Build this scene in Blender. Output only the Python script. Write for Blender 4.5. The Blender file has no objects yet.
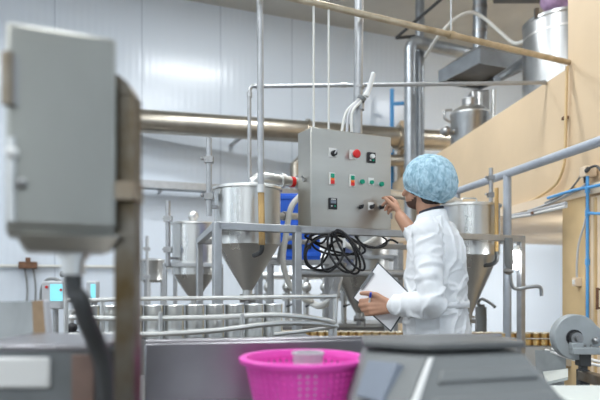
import bpy, bmesh, math, random
from mathutils import Vector, Matrix, noise
random.seed(7)
S = bpy.context.scene
COL = S.collection
F = 600.0; ZC = 1.15; HY = 280.0
V = Vector

def at(px, py, Y):
    return V(((px-300)/F*Y, Y, ZC+(HY-py)/F*Y))

# ------------------------------------------------------------------ materials
def nodes(name):
    m = bpy.data.materials.new(name); m.use_nodes = True
    nt = m.node_tree
    return m, nt, nt.nodes['Principled BSDF']

def mat(name, col, rough=.5, metal=0, noise_amt=0, noise_scale=8, bump=0, bump_scale=60, stretch=(1,1,1),
        emit=None, estr=0, alpha=1, trans=0, ior=1.45, rough_amt=0, col2=None, coat=0):
    m, nt, b = nodes(name)
    b.inputs['Base Color'].default_value = (*col, 1)
    b.inputs['Roughness'].default_value = rough
    b.inputs['Metallic'].default_value = metal
    b.inputs['IOR'].default_value = ior
    b.inputs['Alpha'].default_value = alpha
    b.inputs['Transmission Weight'].default_value = trans
    b.inputs['Coat Weight'].default_value = coat
    if emit:
        b.inputs['Emission Color'].default_value = (*emit, 1)
        b.inputs['Emission Strength'].default_value = estr
    L = nt.links
    if noise_amt or bump or rough_amt:
        tc = nt.nodes.new('ShaderNodeTexCoord')
        mp = nt.nodes.new('ShaderNodeMapping'); mp.inputs['Scale'].default_value = stretch
        L.new(tc.outputs['Object'], mp.inputs['Vector'])
        if noise_amt or rough_amt:
            n = nt.nodes.new('ShaderNodeTexNoise'); n.inputs['Scale'].default_value = noise_scale
            n.inputs['Detail'].default_value = 5
            L.new(mp.outputs['Vector'], n.inputs['Vector'])
        if noise_amt:
            mx = nt.nodes.new('ShaderNodeMix'); mx.data_type = 'RGBA'
            c2 = col2 or tuple(max(0, c*(1-noise_amt)) for c in col)
            mx.inputs[6].default_value = (*col, 1); mx.inputs[7].default_value = (*c2, 1)
            rp = nt.nodes.new('ShaderNodeMapRange')
            rp.inputs[1].default_value = .35; rp.inputs[2].default_value = .7
            L.new(n.outputs['Fac'], rp.inputs[0]); L.new(rp.outputs[0], mx.inputs[0])
            L.new(mx.outputs[2], b.inputs['Base Color'])
        if rough_amt:
            rr = nt.nodes.new('ShaderNodeMapRange')
            rr.inputs[1].default_value = .3; rr.inputs[2].default_value = .7
            rr.inputs[3].default_value = max(.02, rough-rough_amt); rr.inputs[4].default_value = rough+rough_amt
            L.new(n.outputs['Fac'], rr.inputs[0]); L.new(rr.outputs[0], b.inputs['Roughness'])
        if bump:
            n2 = nt.nodes.new('ShaderNodeTexNoise'); n2.inputs['Scale'].default_value = bump_scale
            n2.inputs['Detail'].default_value = 4
            L.new(mp.outputs['Vector'], n2.inputs['Vector'])
            bp = nt.nodes.new('ShaderNodeBump'); bp.inputs['Strength'].default_value = bump
            bp.inputs['Distance'].default_value = .01
            L.new(n2.outputs['Fac'], bp.inputs['Height']); L.new(bp.outputs['Normal'], b.inputs['Normal'])
    return m

def wall_mat(name, col, pitch, rib, rough=.35):
    """coated sandwich panel: a joint every pitch metres and fine vertical ribs, along local X"""
    m, nt, b = nodes(name); L = nt.links
    b.inputs['Roughness'].default_value = rough
    tc = nt.nodes.new('ShaderNodeTexCoord'); sp = nt.nodes.new('ShaderNodeSeparateXYZ')
    L.new(tc.outputs['Object'], sp.inputs[0])
    def math_(op, a, bv):
        n = nt.nodes.new('ShaderNodeMath'); n.operation = op
        L.new(a, n.inputs[0]); n.inputs[1].default_value = bv
        return n.outputs[0]
    f = math_('FRACT', math_('DIVIDE', sp.outputs[0], pitch), 0)
    j = math_('LESS_THAN', f, .014)
    mx = nt.nodes.new('ShaderNodeMix'); mx.data_type = 'RGBA'
    mx.inputs[6].default_value = (*col, 1); mx.inputs[7].default_value = (col[0]*.72, col[1]*.74, col[2]*.77, 1)
    L.new(j, mx.inputs[0]); L.new(mx.outputs[2], b.inputs['Base Color'])
    w = math_('SINE', math_('MULTIPLY', sp.outputs[0], 6.283/rib), 0)
    bp = nt.nodes.new('ShaderNodeBump'); bp.inputs['Strength'].default_value = .12; bp.inputs['Distance'].default_value = .004
    L.new(w, bp.inputs['Height']); L.new(bp.outputs['Normal'], b.inputs['Normal'])
    return m

M = {}
M['wall'] = wall_mat('white_panel', (.72,.785,.86), 1.12, .09, .2)
M['ceil'] = mat('ceiling_grey', (.56,.55,.51), .8, noise_amt=.15, noise_scale=1.5)
M['floor'] = mat('floor_epoxy', (.17,.155,.14), .3, noise_amt=.3, noise_scale=3)
M['pane'] = mat('added_glow_pane', (.9,.95,1), .2, emit=(.86,.94,1), estr=1.7)  # emissive panes added behind and left of the camera, standing in for daylight
M['rear'] = mat('grey_brown_wall', (.15,.145,.14), .6, noise_amt=.3, noise_scale=1.2)
M['beige'] = mat('beige_paint', (.72,.55,.36), .5, noise_amt=.10, noise_scale=1.6)
M['beige_d'] = mat('ochre_paint', (.74,.54,.29), .55, noise_amt=.12, noise_scale=4)
M['peach'] = mat('peach_paint', (.86,.70,.52), .5, noise_amt=.08, noise_scale=2)
M['steel'] = mat('brushed_steel', (.66,.66,.64), .3, 1, noise_amt=.14, noise_scale=5, rough_amt=.08, bump=.03, bump_scale=40, stretch=(1,1,.15))
M['tankm'] = mat('dull_tank_steel', (.50,.51,.51), .34, 1, noise_amt=.2, noise_scale=3, rough_amt=.08)
M['steel_l'] = mat('light_steel', (.74,.74,.72), .38, 1, noise_amt=.1, noise_scale=7, rough_amt=.08)
M['steel_d'] = mat('dark_steel', (.42,.42,.42), .35, 1, noise_amt=.2, noise_scale=6, rough_amt=.1)
M['panel'] = mat('satin_steel', (.55,.53,.48), .36, 1, noise_amt=.2, noise_scale=4, rough_amt=.06, bump=.03, bump_scale=50, stretch=(.2,.2,1))
M['indic'] = mat('worn_steel', (.47,.47,.43), .36, 1, noise_amt=.35, noise_scale=3, rough_amt=.1, stretch=(1,1,.5))
M['cast'] = mat('dark_machine_grey', (.20,.215,.22), .5, .2, noise_amt=.2, noise_scale=12)
M['endp'] = mat('brown_grey_plate', (.25,.17,.14), .5, .3, noise_amt=.3, noise_scale=14)
M['bench'] = mat('bench_steel', (.37,.36,.38), .32, 1, noise_amt=.12, noise_scale=6, rough_amt=.06)
M['stain'] = mat('stained_steel', (.40,.36,.30), .38, 1, noise_amt=.5, noise_scale=9, col2=(.22,.16,.10), rough_amt=.1)
M['post'] = mat('stained_post', (.22,.20,.17), .4, 1, noise_amt=.5, noise_scale=14, col2=(.13,.09,.04), rough_amt=.1)
M['pipe'] = mat('galvanised_pipe', (.47,.48,.49), .4, .8, noise_amt=.15, noise_scale=14)
M['insul'] = mat('warm_steel_jacket', (.58,.53,.45), .32, 1, noise_amt=.25, noise_scale=5)  # warm tint in the colour stands in for brown reflected in the steel
M['pipe_y'] = mat('yellowed_pipe', (.58,.50,.38), .42, .6, noise_amt=.35, noise_scale=10, col2=(.34,.27,.17))
M['rail_g'] = mat('grey_blue_paint', (.43,.47,.53), .4, .1, noise_amt=.1, noise_scale=20)
M['duct'] = mat('duct_zinc', (.40,.43,.46), .4, .8, noise_amt=.2, noise_scale=7)
M['amber'] = mat('amber_tube', (.62,.40,.16), .25, 0, noise_amt=.35, noise_scale=18, stretch=(1,1,.4))
M['black'] = mat('black_rubber', (.02,.02,.022), .45)
M['cable_g'] = mat('grey_cable', (.065,.068,.07), .5)
M['white'] = mat('white_plastic', (.8,.8,.78), .4)
M['hose'] = mat('pale_hose', (.70,.70,.66), .45)
M['blue'] = mat('blue_plastic', (.02,.12,.62), .4)
M['bluep'] = mat('blue_pipe', (.10,.36,.72), .4)
M['red'] = mat('red_plastic', (.68,.02,.02), .3)
M['orange'] = mat('orange_lens', (.95,.20,.03), .35)
M['green'] = mat('green_plastic', (.0,.32,.19), .35)
M['gold'] = mat('gold_lacquer', (.80,.56,.24), .32, .7, noise_amt=.15, noise_scale=30)
M['goldtop'] = mat('can_top', (.86,.78,.62), .35, .8)
M['tin'] = mat('tinplate', (.74,.75,.74), .28, 1, noise_amt=.1, noise_scale=20)
M['pink'] = mat('pink_plastic', (.90,.09,.55), .4)
M['grey'] = mat('grey_plastic', (.21,.22,.22), .45)
M['grey_dk'] = mat('dark_grey_plate', (.12,.125,.125), .4)
M['grey_l'] = mat('pale_grey_plastic', (.52,.53,.55), .42)
M['grey_b'] = mat('machine_grey', (.42,.45,.46), .5, .2, noise_amt=.15, noise_scale=15)
M['lcd'] = mat('lcd_grey', (.20,.23,.28), .4)
M['screen'] = mat('lit_screen', (.1,.5,.6), .3, emit=(.40,.88,.95), estr=.6)
M['lamp'] = mat('lamp_glow', (1,1,1), .3, emit=(.95,.98,1), estr=9)
M['lampb'] = mat('lit_tube', (1,1,1), .3, emit=(.92,.97,1), estr=30)
M['coat'] = mat('white_cotton', (.80,.82,.84), .75, bump=.12, bump_scale=500)
M['skin'] = mat('skin', (.50,.27,.175), .5, noise_amt=.12, noise_scale=25)
M['hair'] = mat('dark_hair', (.025,.018,.015), .5, bump=.4, bump_scale=150)
M['stubble'] = mat('stubble', (.10,.055,.04), .7)
M['tan'] = mat('tan_board', (.36,.25,.15), .6, noise_amt=.3, noise_scale=20)
M['paper'] = mat('paper', (.86,.86,.88), .7)
M['navy'] = mat('navy_cloth', (.03,.035,.05), .8)
M['board'] = mat('dark_board', (.05,.06,.07), .4)
M['blue_ink'] = mat('blue_pen', (.02,.06,.45), .3)
M['purple'] = mat('purple_film', (.55,.36,.58), .35, noise_amt=.4, noise_scale=12)
M['rust'] = mat('rusty_steel', (.24,.13,.08), .6, .5, noise_amt=.4, noise_scale=20)
M['trayp'] = mat('pale_tray', (.70,.74,.70), .4)
M['clear'] = mat('frosted_tub', (.60,.60,.62), .3)

def net_mat():
    m, nt, b = nodes('blue_nonwoven'); L = nt.links
    b.inputs['Roughness'].default_value = .7
    tc = nt.nodes.new('ShaderNodeTexCoord')
    mp = nt.nodes.new('ShaderNodeMapping'); mp.inputs['Scale'].default_value = (1.6,1.6,.8); mp.inputs['Rotation'].default_value = (.5,.6,0)
    L.new(tc.outputs['Object'], mp.inputs['Vector'])
    n = nt.nodes.new('ShaderNodeTexNoise'); n.inputs['Scale'].default_value = 30; n.inputs['Detail'].default_value = 5
    n.inputs['Distortion'].default_value = 1.2
    L.new(mp.outputs[0], n.inputs['Vector'])
    r = nt.nodes.new('ShaderNodeValToRGB')
    r.color_ramp.elements[0].position = .36; r.color_ramp.elements[0].color = (.34,.58,.72,1)
    r.color_ramp.elements[1].position = .66; r.color_ramp.elements[1].color = (.54,.76,.87,1)
    L.new(n.outputs['Fac'], r.inputs[0]); L.new(r.outputs[0], b.inputs['Base Color'])
    a = nt.nodes.new('ShaderNodeMapRange'); a.inputs[1].default_value = .3; a.inputs[2].default_value = .6
    a.inputs[3].default_value = .60; a.inputs[4].default_value = .88
    L.new(n.outputs['Fac'], a.inputs[0]); L.new(a.outputs[0], b.inputs['Alpha'])
    bp = nt.nodes.new('ShaderNodeBump'); bp.inputs['Strength'].default_value = .3; bp.inputs['Distance'].default_value = .006
    L.new(n.outputs['Fac'], bp.inputs['Height']); L.new(bp.outputs[0], b.inputs['Normal'])
    return m
M['net'] = net_mat()

# ------------------------------------------------------------------ mesh helpers
class B:
    def __init__(s): s.bm = bmesh.new()
    def _xf(s, vs, mtx): bmesh.ops.transform(s.bm, matrix=mtx, verts=vs)
    def box(s, c, size, rz=0, rot=None):
        r = bmesh.ops.create_cube(s.bm, size=1)['verts']
        R = rot if rot is not None else Matrix.Rotation(rz, 4, 'Z')
        s._xf(r, Matrix.Translation(V(c)) @ R @ Matrix.Diagonal((*size, 1)))
        return s
    def bar(s, p, q, w, h):
        """rectangular bar from p to q, w across, h in height"""
        p, q = V(p), V(q); d = q-p; L = d.length; d.normalize()
        up = V((0,0,1)) if abs(d.z) < .95 else V((0,1,0))
        y = up.cross(d).normalized(); z = d.cross(y)
        R = Matrix((d, y, z)).transposed().to_4x4()
        return s.box((p+q)/2, (L, w, h), rot=R)
    def cyl(s, p, q, r, r2=None, seg=20, caps=True):
        p, q = V(p), V(q); d = q-p
        o = bmesh.ops.create_cone(s.bm, cap_ends=caps, segments=seg, radius1=r, radius2=r if r2 is None else r2, depth=d.length)['verts']
        s._xf(o, Matrix.Translation((p+q)/2) @ d.to_track_quat('Z', 'Y').to_matrix().to_4x4())
        return s
    def sph(s, c, r, sc=(1,1,1), rot=None, u=20, v=14):
        o = bmesh.ops.create_uvsphere(s.bm, u_segments=u, v_segments=v, radius=r)['verts']
        R = rot if rot is not None else Matrix.Identity(4)
        s._xf(o, Matrix.Translation(V(c)) @ R @ Matrix.Diagonal((*sc, 1)))
        return s
    def lathe(s, prof, c=(0,0,0), seg=40, mtx=None):
        c = V(c); rings = []
        for r, z in prof:
            rings.append([s.bm.verts.new(V((r*math.cos(2*math.pi*k/seg), r*math.sin(2*math.pi*k/seg), z))) for k in range(seg)]
                         if r > 1e-6 else [s.bm.verts.new(V((0,0,z)))])
        vs = [v for r in rings for v in r]
        for a, b in zip(rings, rings[1:]):
            for k in range(seg):
                k2 = (k+1) % seg
                if len(a) > 1 and len(b) > 1: s.bm.faces.new((a[k], a[k2], b[k2], b[k]))
                elif len(a) > 1: s.bm.faces.new((a[k], a[k2], b[0]))
                elif len(b) > 1: s.bm.faces.new((a[0], b[k2], b[k]))
        s._xf(vs, (Matrix.Translation(c) @ mtx) if mtx is not None else Matrix.Translation(c))
        return s
    def tube(s, pts, r, seg=10, smooth=True, n=8, caps=True):
        pts = [V(p) for p in pts]
        rad = r if isinstance(r, (list, tuple)) else [r]*len(pts)
        if smooth and len(pts) > 2:
            P, Rr = [], []
            for i in range(len(pts)-1):
                p0 = pts[max(0, i-1)]; p1 = pts[i]; p2 = pts[i+1]; p3 = pts[min(len(pts)-1, i+2)]
                for k in range(n):
                    t = k/n
                    P.append(.5*((2*p1)+(p2-p0)*t+(2*p0-5*p1+4*p2-p3)*t*t+(3*p1-p0-3*p2+p3)*t**3))
                    Rr.append(rad[i]*(1-t)+rad[i+1]*t)
            P.append(pts[-1]); Rr.append(rad[-1]); pts, rad = P, Rr
        nrm = None; rings = []
        for i, p in enumerate(pts):
            d = (pts[min(i+1, len(pts)-1)]-pts[max(i-1, 0)]).normalized()
            if nrm is None:
                nrm = d.orthogonal().normalized()
            nrm = (nrm-d*nrm.dot(d))
            nrm = nrm.normalized() if nrm.length > 1e-5 else d.orthogonal().normalized()
            bn = d.cross(nrm)
            rings.append([s.bm.verts.new(p+(nrm*math.cos(2*math.pi*k/seg)+bn*math.sin(2*math.pi*k/seg))*rad[i]) for k in range(seg)])
        for a, b in zip(rings, rings[1:]):
            for k in range(seg):
                k2 = (k+1) % seg
                s.bm.faces.new((a[k], a[k2], b[k2], b[k]))
        if caps:
            s.bm.faces.new(list(reversed(rings[0]))); s.bm.faces.new(rings[-1])
        return s
    def frustum(s, bot, top):
        b = [s.bm.verts.new(V(p)) for p in bot]; t = [s.bm.verts.new(V(p)) for p in top]
        n = len(b)
        for k in range(n):
            k2 = (k+1) % n
            s.bm.faces.new((b[k], b[k2], t[k2], t[k]))
        s.bm.faces.new(list(reversed(b))); s.bm.faces.new(t)
        return s
    def loft(s, rings, caps=True):
        rr = [[s.bm.verts.new(V(p)) for p in r] for r in rings]
        n = len(rr[0])
        for a, b in zip(rr, rr[1:]):
            for k in range(n):
                k2 = (k+1) % n
                s.bm.faces.new((a[k], a[k2], b[k2], b[k]))
        if caps:
            s.bm.faces.new(list(reversed(rr[0]))); s.bm.faces.new(rr[-1])
        return s
    def chain(s, pts, rad, seg=14):
        pts = [V(p) for p in pts]
        for i, p in enumerate(pts):
            s.sph(p, rad[i], u=seg, v=seg-4)
            if i: s.cyl(pts[i-1], p, rad[i-1], rad[i], seg=seg)
        return s

def obj(name, b, m, parent=None, bevel=0, smooth=35, solid=0, label=None, inv=None):
    bm = b.bm
    bmesh.ops.recalc_face_normals(bm, faces=bm.faces)
    if inv is not None: bm.transform(inv)
    elif parent is not None:
        bm.transform(world_of(parent).inverted())
    me = bpy.data.meshes.new(name); bm.to_mesh(me); bm.free()
    me.materials.append(M[m] if isinstance(m, str) else m)
    for p in me.polygons: p.use_smooth = True
    if smooth < 180: me.set_sharp_from_angle(angle=math.radians(smooth))
    o = bpy.data.objects.new(name, me); COL.objects.link(o)
    if parent is not None: o.parent = parent
    if bevel:
        md = o.modifiers.new('bevel', 'BEVEL'); md.width = bevel; md.segments = 2; md.limit_method = 'ANGLE'
        md.harden_normals = False
    if solid:
        md = o.modifiers.new('solid', 'SOLIDIFY'); md.thickness = solid; md.offset = 0
    if label: o['label'] = label
    return o

def world_of(o):
    m = Matrix.LocRotScale(o.location, o.rotation_euler, o.scale)
    return world_of(o.parent) @ m if o.parent else m

def tag(o, label, cat, group=None, kind=None):
    if kind: o['kind'] = kind
    if label: o['label'] = label
    if cat: o['category'] = cat
    if group: o['group'] = group
    return o

def thing(name, label, cat, loc=(0,0,0), group=None, rz=0):
    o = bpy.data.objects.new(name, None); COL.objects.link(o)
    o.location = V(loc); o.rotation_euler = (0,0,rz); o.empty_display_size = .05
    return tag(o, label, cat, group)

def single(name, b, m, label, cat, group=None, loc=None, **k):
    """a thing that is one mesh; its origin is moved to loc"""
    inv = Matrix.Translation(-V(loc)) if loc is not None else None
    o = obj(name, b, m, inv=inv, **k)
    if loc is not None: o.location = V(loc)
    return tag(o, label, cat, group)

def struct(name, b, m, parent=None, **k):
    o = obj(name, b, m, parent, **k)
    o['kind'] = 'structure'
    return o

def dup(o, loc, label=None):
    r = o.copy(); COL.objects.link(r); r.location = V(loc)
    if label: r['label'] = label
    for ch in list(o.children):
        c = ch.copy(); COL.objects.link(c); c.parent = r
        for g in list(ch.children):
            d = g.copy(); COL.objects.link(d); d.parent = c
    return r

# ------------------------------------------------------------------ the setting
ZCEIL = 5.15
WU = V((.927,.375,0)).normalized(); WN = V((WU.y,-WU.x,0))      # along the back wall, and out of it
W0 = V((1.65,9.9,0))
yawW = math.atan2(WU.y, WU.x)
wb = B().box((0,.1,ZCEIL/2), (15,.2,ZCEIL))
o = struct('wall_back', wb, 'wall'); o.location = W0-WU*.8; o.rotation_euler = (0,0,yawW)
struct('floor', B().box((.5,3,-.05), (14,18,.1)), 'floor')
struct('ceiling', B().box((.5,3,ZCEIL+.05), (14,18,.1)), 'ceil')
struct('wall_left', B().box((-5.1,1.2,ZCEIL/2), (.2,14,ZCEIL)), 'wall')
struct('wall_rear', B().box((.5,-5.6,ZCEIL/2), (14,.2,ZCEIL)), 'rear')
def rx(Y): return 1.93-.0915*(Y-4.32)
ZT, ZB = 2.676, 1.77
def wall_strip(y0, y1, z0, z1, th=.12):
    b = B()
    pts = [(rx(y0),y0), (rx(y1),y1), (rx(y1)+th,y1), (rx(y0)+th,y0)]
    return b.frustum([(x,y,z0) for x,y in pts], [(x,y,z1) for x,y in pts])
struct('wall_right', wall_strip(3.0,4.32,0,ZCEIL), 'beige')
struct('wall_right_near', wall_strip(-5.6,3.0,0,ZCEIL), 'wall')
# unseen glowing windows added in rear and left walls, to streak the steel's reflections
wn = 0
def added_window(c, sx, sy, sz):
    global wn
    wn += 1
    b = B().box(c,(sx,sy,sz)); o = struct('added_window_%d' % wn, b, 'pane')
    fr = B(); c = V(c); horiz = sx > sy
    d = V((1,0,0)) if horiz else V((0,1,0)); w = sx if horiz else sy; t_ = .14
    for k in (-.5,0,.5): fr.box(c+d*(w*k),(.06 if horiz else t_, t_ if horiz else .06, sz+.06))
    for k in (-.5,.5): fr.box(c+V((0,0,sz*k)),(w if horiz else t_, t_ if horiz else w, .06))
    struct('added_window_frame', fr, 'grey_l', o)
for x in (-3.6,-.9,1.2): added_window((x,-5.49,2.6),1.3,.03,3.0)
for y in (-2.6,1.4): added_window((-4.99,y,2.6),.03,1.2,3.0)
struct('wall_parapet', wall_strip(4.32,9.6,ZB,ZT), 'beige')
b = B().frustum([(rx(4.32)+.12,4.32,ZB+.02),(6,4.32,ZB+.02),(6,11.5,ZB+.02),(rx(9.6)+.12,9.6,ZB+.02)],
                [(rx(4.32)+.12,4.32,ZB+.12),(6,4.32,ZB+.12),(6,11.5,ZB+.12),(rx(9.6)+.12,9.6,ZB+.12)])
struct('floor_mezzanine', b, 'beige')
struct('wall_far_right', B().box((6.1,7.5,ZCEIL/2), (.2,9,ZCEIL)), 'wall')
struct('wall_mezzanine_near', B().box((4.05,4.2,(ZB+ZCEIL)/2), (3.8,.15,ZCEIL-ZB)), 'beige')
struct('wall_store_near', B().box((4.05,4.2,ZB/2), (3.8,.15,ZB)), 'wall')
# column at the end of the full-height wall, the trim along the parapet and the door in the near wall
b = B().frustum([(rx(4.34)-.03,4.34,0),(rx(4.34)+.14,4.34,0),(rx(4.05)+.14,4.05,0),(rx(4.05)-.03,4.05,0)],
                [(rx(4.34)-.03,4.34,1.80),(rx(4.34)+.14,4.34,1.80),(rx(4.05)+.14,4.05,1.80),(rx(4.05)-.03,4.05,1.80)])
struct('column_corner', b, 'beige_d')
b = B(); b.bar((rx(2.6)-.02,2.6,ZB-.02), (rx(9.5)-.02,9.5,ZB-.02), .05, .07)
struct('trim_1', b, 'peach')
b = B(); b.bar((rx(4.3)-.012,4.3,ZT+.6), (rx(4.3)-.012,4.3,ZCEIL-.01), .02, .02)
b = B().bar((rx(3.99)-.01,3.99,.85), (rx(3.1)-.01,3.1,.85), .03, 1.7)
d1 = struct('door_1', b, 'peach')
b = B()
for yy in (3.93, 3.78): b.bar((rx(yy)-.03,yy,.02), (rx(yy)-.03,yy,1.69), .02, .018)
struct('door_stile', b, 'beige_d', d1)
b = B().cyl((rx(3.86)-.06,3.86,.96), (rx(3.86)-.06,3.86,1.10), .009).bar((rx(3.86)-.06,3.86,.97),(rx(3.86)-.02,3.86,.97),.012,.012).bar((rx(3.86)-.06,3.86,1.09),(rx(3.86)-.02,3.86,1.09),.012,.012)
struct('door_handle', b, 'rust', d1)

# ------------------------------------------------------------------ lamps of the hall (fixtures + their light)
def area(loc, sx, sy, power, rz=0, col=(.93,.97,1), rot=None):
    l = bpy.data.lights.new('lamp_light', 'AREA'); l.shape = 'RECTANGLE'; l.size = sx; l.size_y = sy
    l.energy = power; l.color = col
    o = bpy.data.objects.new('lamp_light', l); COL.objects.link(o); o.location = V(loc); o.rotation_euler = rot or (0,0,rz)
    return o
spots = [(-3,-2.5),(0,-2.5),(-3.2,1.0),(-.2,.6),(-2.6,4.4),(.3,4.2),(-.2,6.4),(4.2,7.4)]
proto = None
for x, y in spots:
    if proto is None:
        proto = thing('ceiling_light', 'twin tube fluorescent fitting under the grey ceiling', 'ceiling light', (0,0,0), 'ceiling lights of the hall', rz=0)
        obj('housing', B().box((0,0,.0), (1.5,.26,.05)), 'white', proto, bevel=.008)
        for s in (-1,1): obj('tube', B().cyl((-.7,s*.07,-.045), (.7,s*.07,-.045), .02), 'lamp', proto)
        t = proto; t.location = (x,y,ZCEIL-.026)
    else:
        t = dup(proto, (x,y,ZCEIL-.026))
    t.rotation_euler = (0,0,yawW)
    area((x,y,ZCEIL-.12), 1.5, .16, 66, yawW)
# strip lamps added out of view to brighten the space under the mezzanine
for i, (x, y, lb) in enumerate([(3.3,6.0,'added strip lamp brightening under the mezzanine, nearer the beige column'), (4.6,8.4,'added strip lamp brightening under the mezzanine, by the back wall')]):
    t = thing('added_strip_lamp', lb, 'added strip lamp', (x,y,ZB-.02))
    obj('housing', B().box((x,y,ZB+.0), (.1,1.2,.04)), 'white', t, bevel=.005)
    obj('tube', B().cyl((x,y-.55,ZB-.04), (x,y+.55,ZB-.04), .015), 'lamp', t)
    area((x,y,ZB-.08), .3, 1.2, 95, rot=V((-.45,.62,-.5)).to_track_quat('-Z','Y').to_euler())

# ------------------------------------------------------------------ pipes on the wall and overhead
def pipe_thing(name, label, cat, pts, r, m, flanges=(), smooth=False, fl_r=1.35, group=None, seg=16, fm=None):
    t = thing(name, label, cat, pts[0], group)
    obj('pipe', B().tube(pts, r, seg=seg, smooth=smooth), m, t)
    for p, d in flanges:
        p, d = V(p), V(d).normalized()
        obj('flange', B().cyl(p-d*.02, p+d*.02, r*fl_r, seg=seg), fm or m, t)
    return t
def wallpt(px, z, off=.05):
    k = (px-300)/F; q = W0+WN*off
    s = (k*q.y-q.x)/(WU.x-k*WU.y); r = q+WU*s; r.z = z; return r
a, c = at(60,112,7.7), at(452,142,9.15); a.z = c.z = 3.26
d = c-a
t = pipe_thing('steam_pipe', 'fat warm-tinted steam pipe crossing the white back wall', 'pipe', [a,c], .155, 'insul',
    [(a+d*.59,d),(a+d*.84,d)], fl_r=1.2)
for k in (.15,.42,.7): 
    p = a+d*k; q = p - WN*0
    # bracket back to the wall
    tt = ((p-W0).dot(WN)); obj('wall_bracket', B().bar(p-V((0,0,.13)), p-WN*tt-V((0,0,.13)), .05, .03), 'pipe', t)
a2, c2 = at(296,150,8.9), at(452,153,8.95); a2.z = c2.z = 2.93
pipe_thing('return_pipe', 'thinner warm-tinted pipe below the fat steam pipe, right of the steel control box', 'pipe',
    [a2+V((0,0,-.45)),a2+V((0,0,-.06)),a2+V((.06,0,0)),c2], .085, 'insul', [(a2*.3+c2*.7,c2-a2)], fl_r=1.25)
# cable tray
a, c = wallpt(40,2.41,.2), wallpt(305,2.41,.2)
t = thing('cable_tray', 'long grey cable tray on the wall below the fat steam pipe', 'cable tray', a)
obj('tray', B().bar(a,c,.24,.03), 'duct', t)
obj('lip', B().bar(a+V((.06,-.12,.03)),c+V((.06,-.12,.03)),.012,.10), 'pipe', t)
for k in range(6):
    p = a.lerp(c,(k+.5)/6); tt = (p-W0).dot(WN)
    obj('bracket', B().bar(p-V((0,0,.03)), p-WN*tt-V((0,0,.03)), .03,.03), 'pipe', t)
# thin horizontal line with elbow
e = at(250,86,4.7); r_ = at(546,84,4.62); r_.z = e.z
pipe_thing('thin_water_pipe', 'thin pipe turning at an elbow and running level above the control box', 'pipe',
    [at(249.5,186,4.7), e+V((-.006,0,-.06)), e+V((.0,0,-.02)), e+V((.02,0,0)), e+V((.06,.01,0)), r_], .0155, 'pipe',
    [(e.lerp(r_,.32),r_-e),(e+V((-.004,0,-.07)),(0,0,1)),(e+V((.07,.01,0)),(1,0,0))], fl_r=1.35)
# diagonal overhead pipe with drop hangers
a, c = V((0,3.34,2.71)), V((1.925,4.3,2.71))
t = pipe_thing('overhead_pipe', 'long yellowed pipe slanting overhead from ceiling to beige wall corner', 'pipe', [a-(c-a)*.35,c], .02, 'pipe_y',
    [(a.lerp(c,.5),c-a)], fl_r=1.3)
p = a.lerp(c,.50)
obj('hanger', B().cyl(p,(p.x,p.y,ZCEIL),.006), 'pipe', t)
p = a.lerp(c,.17)
obj('hanger', B().cyl(p-(c-a)*.4,(p.x-(c-a).x*.4,p.y-(c-a).y*.4,ZCEIL),.006), 'pipe', t)
for px, lab in ((313,'left thin hanging rod above the control box'),(329,'right thin hanging rod above the control box')):
    tl = px; f = (px-270)/302
    # where the diagonal pipe crosses this column
    best = min((abs(300+600*(a.lerp(c,k/200).x)/(a.lerp(c,k/200).y)-px), k/200) for k in range(201))[1]
    p = a.lerp(c,best)
    t = thing('hanging_rod', lab+', below the slanting pipe', 'rod', (p.x,p.y,2.007))
    obj('rod', B().cyl((p.x,p.y,2.007),(p.x,p.y,p.z), .0065, seg=8), 'hose', t)
    obj('hook', B().tube([p+V((0,0,.035)), p+V((.0,.03,.02)), p+V((0,.03,-.03)), p+V((0,0,-.05))], .005, seg=6), 'pipe', t)

# vertical pole with amber sight tube in front of the main hopper
p0 = at(262,245,3.31); p1 = at(261,190,3.31); pt = V((at(257,-20,3.31).x, 3.31, ZCEIL))
t = thing('filler_pipe', 'tall thin pipe ending in an amber tube before the largest hopper', 'pipe', p0)
obj('pipe', B().cyl(p1,pt,.0185,seg=16), 'pipe', t)
obj('collar', B().cyl(p1-V((0,0,.015)),p1+V((0,0,.03)),.024), 'steel_l', t)
obj('amber_tube', B().cyl(p0,p1,.018,seg=16), 'amber', t)
obj('elbow', B().tube([p0+V((0,0,.012)),p0+V((0,0,-.02)),p0+V((-.012,.02,-.042)),p0+V((-.05,.08,-.055))],.013), 'cable_g', t)
# conduit from the control box to the ceiling
cb = at(357.5,124,3.60); cb.z = 2.0
t = thing('conduit', 'stout grey conduit rising from the top of the control box', 'conduit', cb)
obj('pipe', B().cyl(cb,V((at(363.5,-10,3.60).x,3.60,ZCEIL)),.0275,seg=18), 'pipe', t)
obj('coupling', B().cyl(V((cb.x+.008,3.6,2.17)),V((cb.x+.009,3.6,2.24)),.033), 'pipe', t)
obj('strap', B().cyl(V((cb.x+.0105,3.6,2.30)),V((cb.x+.011,3.6,2.315)),.031), 'steel_d', t)

# ------------------------------------------------------------------ hopper stands
ZR = 1.45
A = V((-.429,3.1,0)); DF = V((.891,.454,0)); RN = V((-.289,1.19,0))
Bp = A+DF*2.17
C_ = A+RN; D_ = Bp+RN
def leg(b, p, z=ZR, w=.042): return b.box((p.x,p.y,z/2), (w,w,z), rz=math.atan2(DF.y,DF.x))
t = thing('hopper_stand', 'long grey square-tube stand carrying the control box and front hoppers', 'stand', A)
mid = A+DF*.463; mid2 = A+DF*1.25
for p in (A, mid, Bp, C_, D_, mid+RN): obj('leg', leg(B(),p), 'pipe', t, bevel=.004)
zz = V((0,0,ZR-.021))
obj('front_rail', B().bar(A+zz,Bp+zz,.042,.0415), 'pipe', t, bevel=.004)
obj('back_rail', B().bar(C_+zz,D_+zz,.042,.0415), 'pipe', t, bevel=.004)
obj('side_rail', B().bar(A+zz,C_+zz,.042,.042), 'pipe', t, bevel=.004)
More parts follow.
